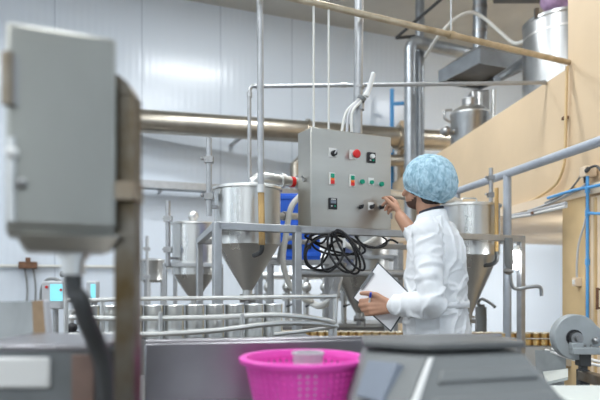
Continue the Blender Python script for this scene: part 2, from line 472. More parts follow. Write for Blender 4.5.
obj('side_rail', B().bar(Bp+zz,D_+zz,.042,.042), 'pipe', t, bevel=.004)
z2 = V((0,0,1.19))
obj('lower_rail', B().cyl(mid+z2+V((0,.03,0)),A+DF*1.3+z2+V((0,.03,0)),.022), 'pipe', t)
z3 = V((0,0,.35))
obj('lower_rail', B().bar(A+z3,Bp+z3,.035,.035), 'pipe', t)

# ------------------------------------------------------------------ hoppers
def hopper(label, c, r, ztop, zcyl, zapex, apex_r=.03, knob='handle', ring_z=None, span=None, conem='steel', offset=0, rod=None, tubep=None):
    x, y = c.x, c.y
    t = thing('hopper', label, 'hopper', (x,y,zapex-.06))
    obj('body', B().lathe([(r*.985,zcyl),(r,zcyl),(r,ztop-.03),(r*1.01,ztop-.03),(r*1.01,ztop-.02),(r*.985,ztop-.02),(r*.985,zcyl)],(x,y,0),48), 'steel', t, smooth=30)
    rc = r*.93
    cone = obj('cone', B().lathe([(r*.99,zcyl+.004),(rc,zcyl-.012),(apex_r,zapex),(apex_r,zapex-.05),(apex_r*.8,zapex-.05)],(x,y,0),48), conem, t, smooth=25)
    obj('valve', B().cyl((x-.045,y,zapex-.05),(x+.045,y,zapex-.05),.026).cyl((x,y,zapex-.02),(x,y,zapex-.11),.022).bar((x+.05,y-.02,zapex-.05),(x+.05,y-.02,zapex-.12),.012,.012), 'steel_d', cone)
    lid = obj('lid', B().lathe([(0,ztop+.012),(r*.5,ztop+.010),(r*.95,ztop),(r*1.05,ztop-.006),(r*1.06,ztop-.02),(r*1.02,ztop-.024),(0,ztop-.02)],(x,y,0),48), 'steel_l', t)
    if knob == 'ball': obj('knob', B().sph((x-.01,y,ztop+.06),.05).cyl((x-.01,y,ztop),(x-.01,y,ztop+.04),.03), 'steel_l', lid)
    if knob == 'handle':
        obj('handle', B().tube([(x-.05,y,ztop+.0),(x-.05,y,ztop+.04),(x-.04,y,ztop+.05),(x+.05,y,ztop+.05),(x+.06,y,ztop+.04),(x+.06,y,ztop)],.006,smooth=False,seg=8), 'steel_l', lid)
    if ring_z: obj('band', B().lathe([(r*1.0,ring_z-.02),(r*1.03,ring_z-.02),(r*1.03,ring_z+.02),(r*1.0,ring_z+.02)],(x,y,0),48), 'steel_l', t)
    if span:
        for p in span:
            p = V(p); d = V((p.x-x,p.y-y,0)).normalized()
            obj('bracket', B().bar((x+d.x*(r*.97),y+d.y*(r*.97),p.z),p,.04,.02), 'pipe', t)
    if rod:
        for (px_, py0, py1, yy, rr) in rod:
            p = at(px_,py1,yy); q = at(px_,py0,yy)
            ro = obj('level_rod', B().cyl(p,q,rr,seg=12), 'pipe', t)
            for k in (.25,.72):
                z = p.z+(q.z-p.z)*k
                obj('clamp', B().box((p.x,p.y,z),(rr*3,rr*3,rr*2.2)).cyl((p.x,p.y,z),(p.x-.035,p.y-.01,z+.005),.006).sph((p.x-.038,p.y-.01,z+.005),.01), 'steel_d', ro)
            # lug back to the hopper wall
            for k in (.12,):
                z = min(p.z+(q.z-p.z)*k, ztop-.06)
                dd = V((x-p.x,y-p.y,0)); dd = dd*(1-r*.98/max(dd.length,1e-3))
                if dd.length > .004: obj('lug', B().bar((p.x,p.y,z),(p.x+dd.x,p.y+dd.y,z),.02,.02), 'steel_d', ro)
    if tubep:
        px_, py0, py1, yy, rr = tubep
        p = at(px_,py1,yy); q = at(px_,py0,yy)
        tb = obj('sight_tube', B().cyl(p,q,rr,seg=12), 'amber', t)
        obj('elbow', B().tube([p+V((0,0,.01)),p-V((0,0,.05)),p+V((-.03,.03,-.08)),p+V((-.10,.10,-.085))],rr*1.1), 'cable_g', tb)
    return t
hA = V((-.315,3.6,0))
def toward(c, p): return (p.x,p.y,ZR-.005)
fl = A+DF*.10; bl = A+RN*.42
hopper('largest steel hopper with flat lid, left of the control box', hA, .198, 1.705, 1.36, 1.09,
       knob=None, span=[(A.x+DF.x*.16,A.y+DF.y*.16,ZR-.01),(A.x+DF.x*.42,A.y+DF.y*.42,ZR-.01),(A.x+RN.x*.42,A.y+RN.y*.42,ZR-.01)],
       rod=[(209,138,216,3.47,.0165)])
hopper('steel hopper with a ball knob on its lid, left of the largest hopper', V((-.97,5.5,0)), .20, 1.675, 1.20, .965,
       knob='ball', ring_z=1.30, rod=[(168,201,266,5.25,.022)])
hopper('half hidden hopper whose bare cone shows behind the white clipboard', V((.52,5.3,0)), .26, 1.70, 1.22, .86, knob=None)
hopper('tall hopper with wire lid handle behind the person in white', V((1.235,4.4,0)), .222, 1.70, 1.33, .91,
       knob='handle', ring_z=1.445, span=[(Bp.x-DF.x*.33,Bp.y-DF.y*.33,ZR-.01)],
       rod=[(491,168,204,4.36,.015)], tubep=(496.5,188,253,4.18,.014))
# feed pipe from the largest hopper lid, along behind the control box
pa = V((-.28,3.62,1.71))
t = thing('feed_pipe', 'shiny elbowed feed pipe leaving the lid of the largest hopper', 'pipe', pa)
ps = [pa, pa+V((0,0,.035)), pa+V((.03,.01,.06)), pa+V((.07,.02,.06)), V((.02,3.83,1.765)), V((.75,4.2,1.74)), V((1.12,4.42,1.735)), V((1.17,4.42,1.72)), V((1.17,4.42,1.69))]
obj('pipe', B().tube(ps,.032,smooth=False,seg=16), 'steel_l', t)
for k,(p,q) in enumerate([((-.12,3.715,1.7665),(-.10,3.727,1.7665)),((-.02,3.79,1.766),(.0,3.80,1.766))]):
    obj('clamp', B().cyl(p,q,.044), 'steel_l' if k == 0 else 'steel_d', t)
obj('marker_band', B().cyl((-.062,3.762,1.7665),(-.040,3.778,1.7665),.0335), 'red', t, label='red band on the pipe')
p, q = at(278,216,3.72), at(318,217,3.92)
t = thing('stub_pipe', 'short level steel pipe from the largest hopper to behind the control box', 'pipe', p)
obj('pipe', B().cyl(p,q,.022), 'steel_l', t)
obj('collar', B().cyl(p.lerp(q,.12),p.lerp(q,.24),.030), 'steel_d', t)
# second stand and small tank on its left
def small_stand(label, cx, cy, h, z, w=.035):
    t = thing('hopper_stand', label, 'stand', (cx,cy,0))
    cs = [V((cx+sx*h,cy+sy*h,0)) for sx,sy in ((-1,-1),(1,-1),(1,1),(-1,1))]
    for p in cs: obj('leg', B().box((p.x,p.y,z/2),(w,w,z)), 'pipe', t, bevel=.003)
    for i in range(4): obj('top_rail', B().bar(cs[i]+V((0,0,z-w/2)),cs[(i+1)%4]+V((0,0,z-w/2)),w,w), 'pipe', t, bevel=.003)
    return t
small_stand('small square stand holding the ball-knobbed hopper', -.97,5.5,.22,1.30)
small_stand('square stand under the hopper behind the clipboard', .52,5.3,.28,1.36)
t = thing('steel_pot', 'small lidded steel pot farthest left, beyond the ball-knobbed hopper', 'pot', (-1.80,7.3,0))
obj('body', B().lathe([(0,1.12),(.12,1.12),(.15,1.15),(.15,1.37),(.155,1.38),(.15,1.39),(0,1.39)],(-1.80,7.3,0),32), 'steel', t)
obj('lid', B().lathe([(0,1.42),(.1,1.41),(.16,1.395),(.16,1.385),(0,1.385)],(-1.80,7.3,0),32), 'steel_l', t)
for k in range(3):
    an = k*2.1+.5; obj('leg', B().cyl((-1.80+.12*math.cos(an),7.3+.12*math.sin(an),0),(-1.80+.12*math.cos(an),7.3+.12*math.sin(an),1.15),.015), 'pipe', t)
p, q = at(147,290,6.9), at(147,236,6.9); p.z = 0
t = thing('level_post', 'thin upright rod with clamps standing left of the small steel pot', 'rod', p)
obj('rod', B().cyl(p,q,.018,seg=10), 'pipe', t)
for f in (249,277): obj('clamp', B().box(at(147,f,6.9),(.06,.06,.04)).cyl(at(147,f,6.9),at(143,f-1,6.9),.01), 'steel_d', t)

# ------------------------------------------------------------------ control box
yawF = math.atan2(DF.y, DF.x); BN = V((DF.y,-DF.x,0)).normalized(); DF = DF.normalized()   # BN points to the camera
FL = V((.0614,3.35,0)); Wb = .543; ZB0, ZB1 = 1.4505, 2.005; DEP = .175
ctr = FL+DF*(Wb/2)-BN*(DEP/2)
cbx = thing('control_box', 'satin steel control box with rows of buttons on the stand', 'control box', (ctr.x,ctr.y,ZB0))
def fp(u, v, out=0):  # point on the face
    p = FL+DF*(Wb*u)+BN*out; return V((p.x,p.y,ZB1-(ZB1-ZB0)*v))
RF = Matrix.Rotation(yawF,4,'Z')
obj('housing', B().box((ctr.x,ctr.y,(ZB0+ZB1)/2),(Wb,DEP-.022,ZB1-ZB0),rot=RF), 'panel', cbx, bevel=.006)
door = obj('door', B().box(fp(.5,.5,-.009),(Wb*1.005,.018,(ZB1-ZB0)*1.004),rot=RF), 'panel', cbx, bevel=.004)
for v in (.13,.85): obj('hinge', B().cyl(fp(1.008,v-.03,-.004),fp(1.008,v+.03,-.004),.008), 'steel_d', cbx)
sl = FL-BN*.07-DF*.004
obj('latch', B().box((sl.x,sl.y,1.72),(.02,.03,.018),rot=RF).cyl((sl.x,sl.y,1.72),(sl.x-DF.x*.02,sl.y-DF.y*.02,1.74),.006), 'steel_d', cbx)
def plate(name, u, v, w, h, m, th=.006, parent=door, out=0, bevel=.001, label=None):
    return obj(name, B().box(fp(u,v,out+th/2),(w,th,h),rot=RF), m, parent, bevel=bevel, label=label)
def disc(name, u, v, r, m, th=.012, parent=door, out=0, dome=False, label=None):
    b = B().cyl(fp(u,v,out),fp(u,v,out+th),r,r*.9,seg=24)
    return obj(name, b, m, parent, label=label)
# selector with white plate
s_ = plate('selector_switch',.255,.235,.052,.052,'white',.004, label='black selector knob on a white plate')
disc('knob',.26,.245,.017,'black',.022,s_,.004); obj('pointer', B().box(fp(.265,.232,.03),(.006,.008,.03),rot=RF@Matrix.Rotation(.5,4,'Y')), 'grey_l', s_)
s_ = plate('emergency_stop',.50,.235,.042,.056,'white',.006, label='red mushroom stop button')
disc('collar',.505,.235,.014,'grey_l',.02,s_,.006); obj('mushroom', B().cyl(fp(.512,.235,.026),fp(.512,.235,.04),.022,.025,24).sph(fp(.512,.235,.04),.0245,sc=(1,.45,1),rot=RF), 'red', s_)
s_ = plate('rotary_dial',.735,.245,.052,.060,'black',.012, label='black square dial with pale knob')
disc('knob',.735,.235,.014,'white',.014,s_,.012); disc('lamp',.75,.275,.006,'green',.006,s_,.012); plate('scale_mark',.715,.275,.012,.006,'white',.002,s_,.012)
for u,v in ((.245,.505),(.492,.508)):
    s_ = plate('rocker_switch',u,v,.036,.070,'white',.008, label='white framed rocker with green and red halves')
    plate('start_half',u,v-.030,.022,.024,'green',.008,s_,.008); plate('lamp_half',u,v+.008,.022,.014,'orange',.007,s_,.008); plate('stop_half',u,v+.036,.022,.020,'red',.008,s_,.008)
for u,v,pl in ((.612,.510,False),(.735,.505,True),(.862,.518,False)):
    if pl:
        s_ = plate('push_button',u,v-.008,.038,.044,'white',.005, label='green push button on a white plate'); disc('cap',u,v+.002,.0125,'green',.014,s_,.005)
    else:
        s_ = disc('push_button',u,v,.018,'grey_l',.006, label='green push button'); disc('cap',u,v,.0145,'green',.014,s_,.006)
s_ = plate('counter',.255,.76,.052,.064,'black',.010, label='black digital counter')
plate('display',.255,.742,.036,.018,'lcd',.002,s_,.010); plate('key',.235,.785,.01,.008,'grey_l',.002,s_,.010); plate('key',.275,.785,.01,.008,'green',.002,s_,.010)
plate('caption',.255,.715,.03,.005,'white',.001,s_,.010)
for u,v,pl in ((.592,.775,False),(.732,.765,True),(.858,.765,False)):
    if pl: s_ = plate('selector_knob',u,v-.005,.036,.046,'white',.005, label='black knob on a white plate'); disc('knob',u,v+.004,.0120,'black',.018,s_,.005)
    else: s_ = disc('selector_knob',u,v,.016,'steel_d',.006, label='black knob'); disc('knob',u,v,.0120,'black',.020,s_,.006)
    obj('pointer', B().box(fp(u,v,.03),(.006,.012,.024),rot=RF@Matrix.Rotation(.4,4,'Y')), 'black', s_)

# cables rising from the top of the box, tied to the conduit
zt = ZB1-.002
ctop = lambda px: V((at(px,120,3.45).x,3.47,zt))
t = thing('cable_bundle', 'pale cables tied to the conduit above the control box', 'cable', ctop(345))
for i,(p0_,m_) in enumerate(((342,'hose'),(347,'grey_l'),(352,'hose'))):
    obj('cable', B().tube([ctop(p0_),at(346+i*3,113,3.50),at(356+i*2,102,3.56),at(364+i,95,3.56),at(368+i*.8,88,3.555)],.009,seg=8), m_, t)
obj('wrapped_end', B().tube([at(366,96,3.555),at(370,86,3.555),at(373,75,3.55),at(374,73,3.55)],[.017,.016,.014,.008],seg=12), 'white', t, label='white taped cable end')
obj('cable_tie', B().cyl(at(360.5,100,3.575),at(362.5,97,3.575),.027), 'grey', t)

# coiled black cable hanging under the box
t = thing('coiled_cable', 'coil of black cable hung under the control box', 'cable', at(335,232,3.42))
def coil(name, cx, cy, rx_, ry_, tilt, Y, ph, turns=1.0, m='black', r=.0065):
    pts = []
    N = int(22*turns)
    for k in range(N+1):
        an = ph+2*math.pi*turns*k/N
        ex, ey = rx_*math.cos(an), ry_*math.sin(an)
        pts.append(at(cx+ex*math.cos(tilt)-ey*math.sin(tilt), cy+ex*math.sin(tilt)+ey*math.cos(tilt), Y+.02*math.sin(an*1.5+ph)))
    obj(name, B().tube(pts,r,seg=8,n=3), m, t)
coil('cable',325,253,20,16,-.5,3.38,.2,2)
coil('cable',342,252,12,22,-.45,3.35,1.0,2)
coil('cable',346,253,10,23,-.5,3.40,2.0,1.5)
coil('cable',336,245,24,10,.1,3.43,.5,1.6)
coil('cable',318,247,12,22,.35,3.42,2.4,1.0)
coil('cable',333,256,9,17,.5,3.37,1.4,2)
coil('cable',338,244,28,8,.25,3.46,2.2,2)
coil('cable',350,250,7,24,-.6,3.33,.7,1.6)
coil('cable',372,240,15,7,.2,3.58,.4,1.5)
obj('cable', B().tube([at(330,232,3.44),at(322,243,3.42),at(312,240,3.43),at(305,236,3.40),at(312,232,3.40)],.0065,seg=8), 'black', t)
obj('cable', B().tube([at(355,236,3.5),at(365,246,3.53),at(378,247,3.58),at(390,240,3.62),at(398,243,3.64)],.0065,seg=8), 'black', t)
obj('cable_tie', B().box(at(344,243,3.335),(.012,.05,.05)), 'white', t)
# grey cables hanging behind the coil
def hose(label, pts, r, m, name='hose', cat='hose'):
    return single(name, B().tube(pts,r,seg=10), m, label, cat, loc=pts[0])
hose('pale hose looping down beside the second stand leg', [at(300,196,3.75),at(291,208,3.7),at(286,235,3.7),at(283,262,3.7),at(290,285,3.72),at(304,299,3.75),at(312,301,3.8)], .018, 'hose')
hose('grey hose curving from under the coil to the lower pipe', [at(318,237,3.8),at(304,242,3.75),at(290,238,3.72),at(282,246,3.72),at(279,262,3.75)], .016, 'grey_l')
hose('white hose sagging behind the black coil', [at(338,236,3.9),at(352,248,3.85),at(366,244,3.85),at(376,238,3.9)], .016, 'hose')
hose('thick pale hose bending down behind the control box stand', [at(341,268,4.3),at(336,285,4.2),at(330,300,4.2),at(320,306,4.3),at(312,303,4.4)], .024, 'hose')

# blue crate on a rack behind
bc = at(300,232,4.7)
t = thing('plastic_crate', 'blue plastic crate on a rack behind the control box', 'crate', (bc.x,bc.y,1.30))
z0 = 1.30
b = B()
W_,D__,H_ = .30,.40,.50
obj('shell', b.box((bc.x,bc.y-D__/2+.01,z0+H_/2),(W_,.02,H_)).box((bc.x,bc.y+D__/2-.01,z0+H_/2),(W_,.02,H_)).box((bc.x-W_/2+.01,bc.y,z0+H_/2),(.02,D__-.04,H_)).box((bc.x+W_/2-.01,bc.y,z0+H_/2),(.02,D__-.04,H_)).box((bc.x,bc.y,z0+.01),(W_-.04,D__-.04,.02)), 'blue', t, bevel=.004)
for zz_ in (.04,.26,.47): obj('rib', B().box((bc.x,bc.y-D__/2-.006,z0+zz_),(W_+.015,.012,.03)), 'blue', t, bevel=.003)
for dx in (-.085,.06): obj('hand_hole', B().box((bc.x+dx,bc.y-D__/2-.004,z0+.10),(.05,.012,.035)), 'black', t, bevel=.004)
t = thing('steel_rack', 'plain steel rack under the blue crate', 'rack', (bc.x,bc.y,0))
obj('shelf', B().box((bc.x,bc.y,1.285),(.5,.5,.03)), 'pipe', t)
for sx in (-1,1):
    for sy in (-1,1): obj('leg', B().box((bc.x+sx*.23,bc.y+sy*.23,.635),(.03,.03,1.27)), 'pipe', t)
obj('shelf', B().box((bc.x,bc.y,.6),(.5,.5,.03)), 'pipe', t)

# pipework block behind the stand (filler valves)
t = thing('filling_machine', 'steel filling machine with valves under the control box', 'machine', (.22,5.9,0))
obj('base', B().box((.22,5.9,.35),(1.3,.4,.70)), 'steel_d', t, bevel=.01)
obj('deck', B().box((.22,5.9,.72),(1.4,.5,.04)), 'steel', t, bevel=.006)
obj('header_pipe', B().cyl((-.42,5.75,1.19),(1.0,5.75,1.19),.035), 'steel_l', t)
obj('header_pipe', B().cyl((-.42,5.8,1.36),(.9,5.8,1.36),.03), 'steel_d', t)
for sx in (-.42,.98): obj('upright', B().box((sx,5.86,1.12),(.05,.05,.78)), 'pipe', t)
for k in range(7):
    x = -.30+k*.18
    v_ = obj('valve', B().cyl((x,5.75,.74),(x,5.75,1.19),.028).cyl((x,5.75,.95),(x,5.75,1.02),.05).sph((x,5.72,1.08),.05), 'steel' if k%2 else 'steel_l', t)
    obj('handle', B().bar((x,5.68,.90),(x+.07,5.66,.93),.015,.015).cyl((x,5.75,.90),(x,5.68,.90),.012), 'cable_g' if k%3 else 'blue', v_)
t = thing('hanging_pipe', 'slanted grey pipe under the coil of black cable', 'pipe', at(333,300,4.0))
obj('pipe', B().tube([at(343,262,4.1),at(340,272,4.1),at(334,300,4.05),at(332,345,4.0)],.03), 'steel_d', t)
obj('collar', B().cyl(at(335.6,292,4.06),at(334.6,297,4.055),.038), 'pipe', t)

# ------------------------------------------------------------------ operator screens at left
def screen_unit(label, px0, px1, py0, py1, Y, scr, pole):
    a_ = at(px0,py1,Y); c_ = at(px1,py0,Y)
    cx_, cz_ = (a_.x+c_.x)/2, (a_.z+c_.z)/2; w, h = c_.x-a_.x, c_.z-a_.z
    t = thing('operator_screen', label, 'screen', (cx_,Y,0))
    obj('housing', B().box((cx_,Y,cz_),(w,.10,h)), 'grey_l', t, bevel=.012)
    s0 = at(scr[0],scr[3],Y-.055); s1 = at(scr[1],scr[2],Y-.055)
    obj('screen', B().box(((s0.x+s1.x)/2,Y-.052,(s0.z+s1.z)/2),(s1.x-s0.x,.006,s1.z-s0.z)), 'screen', t, label='glowing cyan screen')
    obj('pole', B().cyl((cx_,Y+.03,0),(cx_,Y+.03,cz_-h/2+.01),.022), 'pipe', t)
    obj('base', B().cyl((cx_,Y+.03,0),(cx_,Y+.03,.02),.14), 'pipe', t)
    return t
t = screen_unit('cyan lit screen in a pale housing, left of the sagging black cable', 44,64,281,309,4.6,(50,62.5,284,301),True)
obj('buttons', B().cyl(at(46.5,287,4.54),at(46.5,287,4.56),.01).cyl(at(61,290,4.53),at(61,290,4.56),.01), 'red', t)
obj('cable', B().tube([at(62,282,4.62),at(55,279,4.63),at(47,280,4.63),at(42,288,4.64),at(41,300,4.64)],.012), 'grey', t)
screen_unit('narrow cyan lit screen right of the sagging black cable', 88,98,281,302,4.6,(90.5,95.5,284,298.5),True)

# wall valve with hanging wires and thin wall line at far left
a, c = at(-40,263,6.3), at(134,268,6.95)
a.z = c.z = 1.33
a = W0-WU*6.9+WN*.05+V((0,0,1.33)); c = W0-WU*3.2+WN*.05+V((0,0,1.33))
t = thing('wall_pipe', 'thin pale pipe low along the back wall at far left', 'pipe', a)
obj('pipe', B().cyl(a,c,.022), 'hose', t)
for k in (.2,.5,.8):
    p = a.lerp(c,k); obj('clip', B().box(p-WN*.025,(.05,.05,.05),rz=yawW), 'pipe', t)
p = wallpt(28,1.34,.07)
t = thing('valve_box', 'small dark valve box with two thin wires on the back wall', 'valve', p)
obj('body', B().box(p,(.22,.12,.09),rz=yawW).cyl(p+V((0,0,.04)),p+V((0,0,.10)),.03), 'rust', t, bevel=.01)
for dx in (-.04,.06):
    obj('wire', B().tube([p+WU*dx+V((0,0,-.04)),p+WU*(dx+.03)+V((0,0,-.3)),p+WU*(dx+.01)+V((0,0,-.7))],.012,seg=6), 'grey', t)

# ------------------------------------------------------------------ tin can conveyor with guide rails
c0 = at(80,340,2.42); c1 = at(298,338,2.62); ZV = .905
t = thing('conveyor', 'steel conveyor carrying plain tin cans behind the bench', 'conveyor', (-.5,2.5,0))
cd = V((c1.x-c0.x,c1.y-c0.y,0)); cl = cd.length; cd.normalize(); cn = V((cd.y,-cd.x,0))
mc = V(((c0.x+c1.x)/2,(c0.y+c1.y)/2,0)); yc = math.atan2(cd.y,cd.x)
obj('bed', B().box((mc.x,mc.y,ZV-.03),(cl+.12,.20,.06),rz=yc), 'steel_d', t, bevel=.004)
for s in (-1,1):
    obj('side_plate', B().box(mc+cn*(s*.107)+V((0,0,ZV-.06)),(cl+.12,.012,.14),rz=yc), 'steel', t)
for k in (.05,.95):
    for s in (-1,1):
        p = V((c0.x,c0.y,0))+cd*(cl*k)+cn*(s*.085)
        obj('leg', B().box((p.x,p.y,(ZV-.06)/2),(.035,.035,ZV-.06),rz=yc), 'pipe', t)
zl = lambda p,z: V((p.x,p.y,z))
e0 = V((c0.x,c0.y,0))+cn*.115; e1 = V((c1.x,c1.y,0))+cn*.115
Yr = 2.36
obj('guide_rail', B().tube([at(84,300.5,Yr),at(130,299,Yr),at(220,298,Yr+.03),at(290,297,Yr+.08),at(336,296.5,Yr+.14)],.0085), 'steel_l', t)
obj('guide_rail', B().tube([at(70,317.5,Yr),at(130,318.5,Yr-.02),at(210,317.5,Yr),at(270,315,Yr+.03),at(312,318,Yr+.08),at(332,322,Yr+.15),at(334,325,Yr+.24)],.0105), 'steel_l', t)
obj('guide_rail', B().tube([at(70,335,Yr),at(130,334.5,Yr-.03),at(170,333.5,Yr-.03),at(220,330,Yr-.02),at(270,324,Yr+.02),at(310,323,Yr+.09),at(336,326,Yr+.18)],.0105), 'steel_l', t)
obj('guide_rail', B().tube([at(270,335,Yr+.05),at(300,331.5,Yr+.12),at(338,326.5,Yr+.2)],.008), 'steel_l', t)
for px,y0,y1,yy in ((160.5,312,343,Yr-.03),(102,298,345,Yr),(242,314,345,Yr),(272,306,344,Yr+.05),(335,294,346,Yr+.18),(66,274,346,Yr)):
    p = at(px,y0,yy); q = at(px,y1,yy); q.z = ZV-.12
    obj('rail_post', B().cyl(p,q,.009,seg=10), 'steel_l', t)
    obj('post_foot', B().bar((q.x,q.y,ZV-.10),(q+(-cn)*.12).to_tuple()[:2]+(ZV-.10,),.016,.016), 'steel_d', t)
p = at(66,274,Yr)
obj('cross_bar', B().cyl(p+V((-.02,0,0)),p+V((.01,0,0)),.012), 'black', t)
obj('cross_bar', B().tube([at(66,300,Yr),at(85,300.5,Yr)],.008), 'steel_l', t)
# small valve gear at left of the rails
t = thing('valve_cluster', 'small black and steel valve cluster left of the tin cans', 'valve', (at(76,330,2.55).x,2.55,0))
obj('pipe', B().tube([V((at(71,330,2.55).x,2.55,.0)),at(71,330,2.55),at(71,318,2.55),at(73,312,2.55),at(78,313,2.55),at(79,325,2.55)],.011), 'steel_l', t)
obj('valve', B().sph(at(72,328,2.53),.022).cyl(at(70,336,2.53),at(78,336,2.53),.02), 'black', t)
obj('pipe', B().tube([at(72,340,2.55),at(88,338,2.55),at(92,345,2.55)],.012), 'steel_l', t)
# the cans
can = thing('tin_can', 'plain silver tin can in the row on the railed conveyor', 'can', (0,0,0), 'plain tin cans on the railed conveyor')
rr_, hh = .0405, .142
obj('body', B().lathe([(0,0),(rr_*.97,0),(rr_*1.02,.003),(rr_,.008),(rr_,hh*.3),(rr_*.985,hh*.33),(rr_,hh*.36),(rr_,hh*.62),(rr_*.985,hh*.65),(rr_,hh*.68),(rr_,hh-.008),(rr_*1.02,hh-.003)],(0,0,0),28), 'tin', can, smooth=50)
obj('lid', B().lathe([(rr_*1.02,hh-.003),(rr_*.97,hh),(rr_*.93,hh-.005),(0,hh-.005)],(0,0,0),28), 'tin', can)
obj('seam', B().box((rr_*.9,-rr_*.43,hh/2),(.006,.004,hh-.012),rz=-.45), 'goldtop', can, label='yellow side seam')
n_ = int((cl)/.0835)
st = V((c0.x,c0.y,ZV))
for k in range(n_):
    p = st+cd*(.04+k*.0835)
    if k == 0: can.location = p
    else: dup(can, p)

# ------------------------------------------------------------------ gold can conveyor behind
g0 = at(262,330,4.52); g1 = at(588,337,4.30); ZG = .684
gd = V((g1.x-g0.x,g1.y-g0.y,0)); gl = gd.length; gd.normalize(); gn = V((gd.y,-gd.x,0)); yg = math.atan2(gd.y,gd.x)
gm = V(((g0.x+g1.x)/2,(g0.y+g1.y)/2,0))
t = thing('conveyor', 'low conveyor carrying gold cans past the person to the disc guard', 'conveyor', (gm.x,gm.y,0))
obj('bed', B().box((gm.x,gm.y,ZG-.025),(gl+.2,.16,.05),rz=yg), 'steel_d', t)
obj('side_plate', B().box(gm+gn*.088+V((0,0,ZG-.075)),(gl+.2,.012,.13),rz=yg), 'steel_l', t)
obj('side_plate', B().box(gm-gn*.088+V((0,0,ZG-.04)),(gl+.2,.012,.13),rz=yg), 'steel_l', t)
obj('guide_rail', B().cyl(g0*1+gn*.085+V((0,0,ZG+.05-g0.z)),g1+gn*.085+V((0,0,ZG+.05-g1.z)),.006), 'steel_l', t)
for k in (.03,.35,.7,.97):
    p = V((g0.x,g0.y,0))+gd*(gl*k)
    obj('rail_post', B().cyl(p+gn*.096+V((0,0,ZG-.06)),p+gn*.096+V((0,0,ZG+.06)),.006), 'steel_l', t)
    for s in (-1,1):
        q = p+gn*(s*.07); obj('leg', B().box((q.x,q.y,(ZG-.05)/2),(.03,.03,ZG-.05),rz=yg), 'pipe', t)
cang = thing('gold_can', 'small gold can in the long row on the low conveyor', 'can', (0,0,0), 'gold cans on the low conveyor')
rg, hg = .0262, .086
obj('body', B().lathe([(0,0),(rg,0),(rg*1.03,.003),(rg*.97,.008),(rg*.97,hg-.010),(rg*1.03,hg-.004)],(0,0,0),18), 'gold', cang, smooth=50)
obj('lid', B().lathe([(rg*1.03,hg-.004),(rg,hg),(rg*.92,hg-.004),(0,hg-.004)],(0,0,0),18), 'goldtop', cang)
first = True; ng = int(gl/.057)
for k in range(ng):
    for s in (-1,1):
        p = V((g0.x,g0.y,ZG))+gd*(.03+k*.057+(.02 if s>0 else 0))+gn*(s*.03)
        if first: cang.location = p; first = False
        else: dup(cang, p)

# chute with guide rods at the conveyor's end
t = thing('outfeed_chute', 'grey outfeed chute with white guide rods below the disc guard', 'chute', (at(565,360,3.5).x,3.5,0))
A1,A2 = at(534,349,3.6), at(566,350,3.45)
obj('side_plate', B().frustum([at(536,374,3.6),at(566,374,3.4),at(566,374,3.45),at(536,374,3.65)],[at(535,350,3.6),at(566,351,3.4),at(566,351,3.45),at(535,350,3.65)]), 'grey_b', t)
obj('guide_rod', B().tube([at(546,350,3.55),at(575,360,3.3),at(606,367,3.1)],.008), 'white', t)
obj('guide_rod', B().tube([at(552,349,3.6),at(580,357,3.35),at(606,363,3.15)],.008), 'white', t)
obj('leg', B().box((at(551,370,3.55).x,3.6,.3),(.04,.04,.64)), 'grey_b', t)
obj('leg', B().box((at(563,370,3.4).x,3.45,.3),(.04,.04,.64)), 'grey_b', t)
obj('catch_tray', B().frustum([at(543,374,3.5),at(568,371,3.3),at(568,380,2.95),at(546,385,2.95)],[at(543,371.5,3.5),at(568,368.5,3.3),at(568,377,2.95),at(546,382,2.95)]), 'trayp', t)
obj('leg', B().box((at(556,378,3.1).x,3.1,.31),(.04,.04,.62)), 'grey_b', t)

# disc guard machine at right
Yd = 2.6
dc = at(575,337,Yd)
t = thing('disc_guard_machine', 'grey round wheel guard on a black post by the beige column', 'machine', (dc.x,dc.y,0))
Rd = .098
g_ = obj('guard', B().cyl((dc.x,dc.y-.02,dc.z),(dc.x,dc.y+.035,dc.z),Rd,seg=48).frustum(
    [(dc.x-.02,dc.y-.019,dc.z-.06),(dc.x+.15,dc.y-.019,dc.z-.03),(dc.x+.15,dc.y+.03,dc.z-.03),(dc.x-.02,dc.y+.03,dc.z-.06)],
    [(dc.x+.045,dc.y-.019,dc.z+.087),(dc.x+.15,dc.y-.019,dc.z-.005),(dc.x+.15,dc.y+.03,dc.z-.005),(dc.x+.045,dc.y+.03,dc.z+.087)]), 'grey_b', t, bevel=.004)
hb = V((dc.x-.012,dc.y,dc.z-.002))
obj('hub_opening', B().cyl(hb+V((0,-.024,0)),hb+V((0,-.018,0)),.036,seg=30), 'black', g_)
obj('hub', B().cyl(hb+V((0,-.05,0)),hb+V((0,-.02,0)),.026,seg=24).cyl(hb+V((0,-.065,0)),hb+V((0,-.05,0)),.012,seg=6), 'steel_d', g_)
obj('bolt', B().sph((dc.x+.075,dc.y-.03,dc.z-.012),.016), 'steel_d', g_)
obj('bearing_block', B().box((dc.x+.03,dc.y-.03,dc.z-.055),(.13,.06,.03)).box((dc.x-.012,dc.y-.03,dc.z-.035),(.05,.05,.03)), 'grey_b', t, bevel=.004)
for dx in (-.02,.03,.06): obj('bolt', B().cyl((dc.x+dx,dc.y-.03,dc.z-.04),(dc.x+dx,dc.y-.03,dc.z-.03),.008,seg=6), 'steel_d', t)
pp = at(583,352,Yd); 
obj('post', B().box((pp.x,pp.y,pp.z/2+.02),(.03,.03,pp.z+.0)), 'cable_g', t, bevel=.003)
obj('sleeve', B().box((pp.x,pp.y,pp.z-.03),(.05,.05,.06)).box((pp.x,pp.y,pp.z-.12),(.042,.045,.09)), 'cable_g', t, bevel=.004)
obj('arm', B().bar((pp.x,pp.y,pp.z-.10),at(625,388,2.25),.05,.04), 'stain', t, bevel=.003)
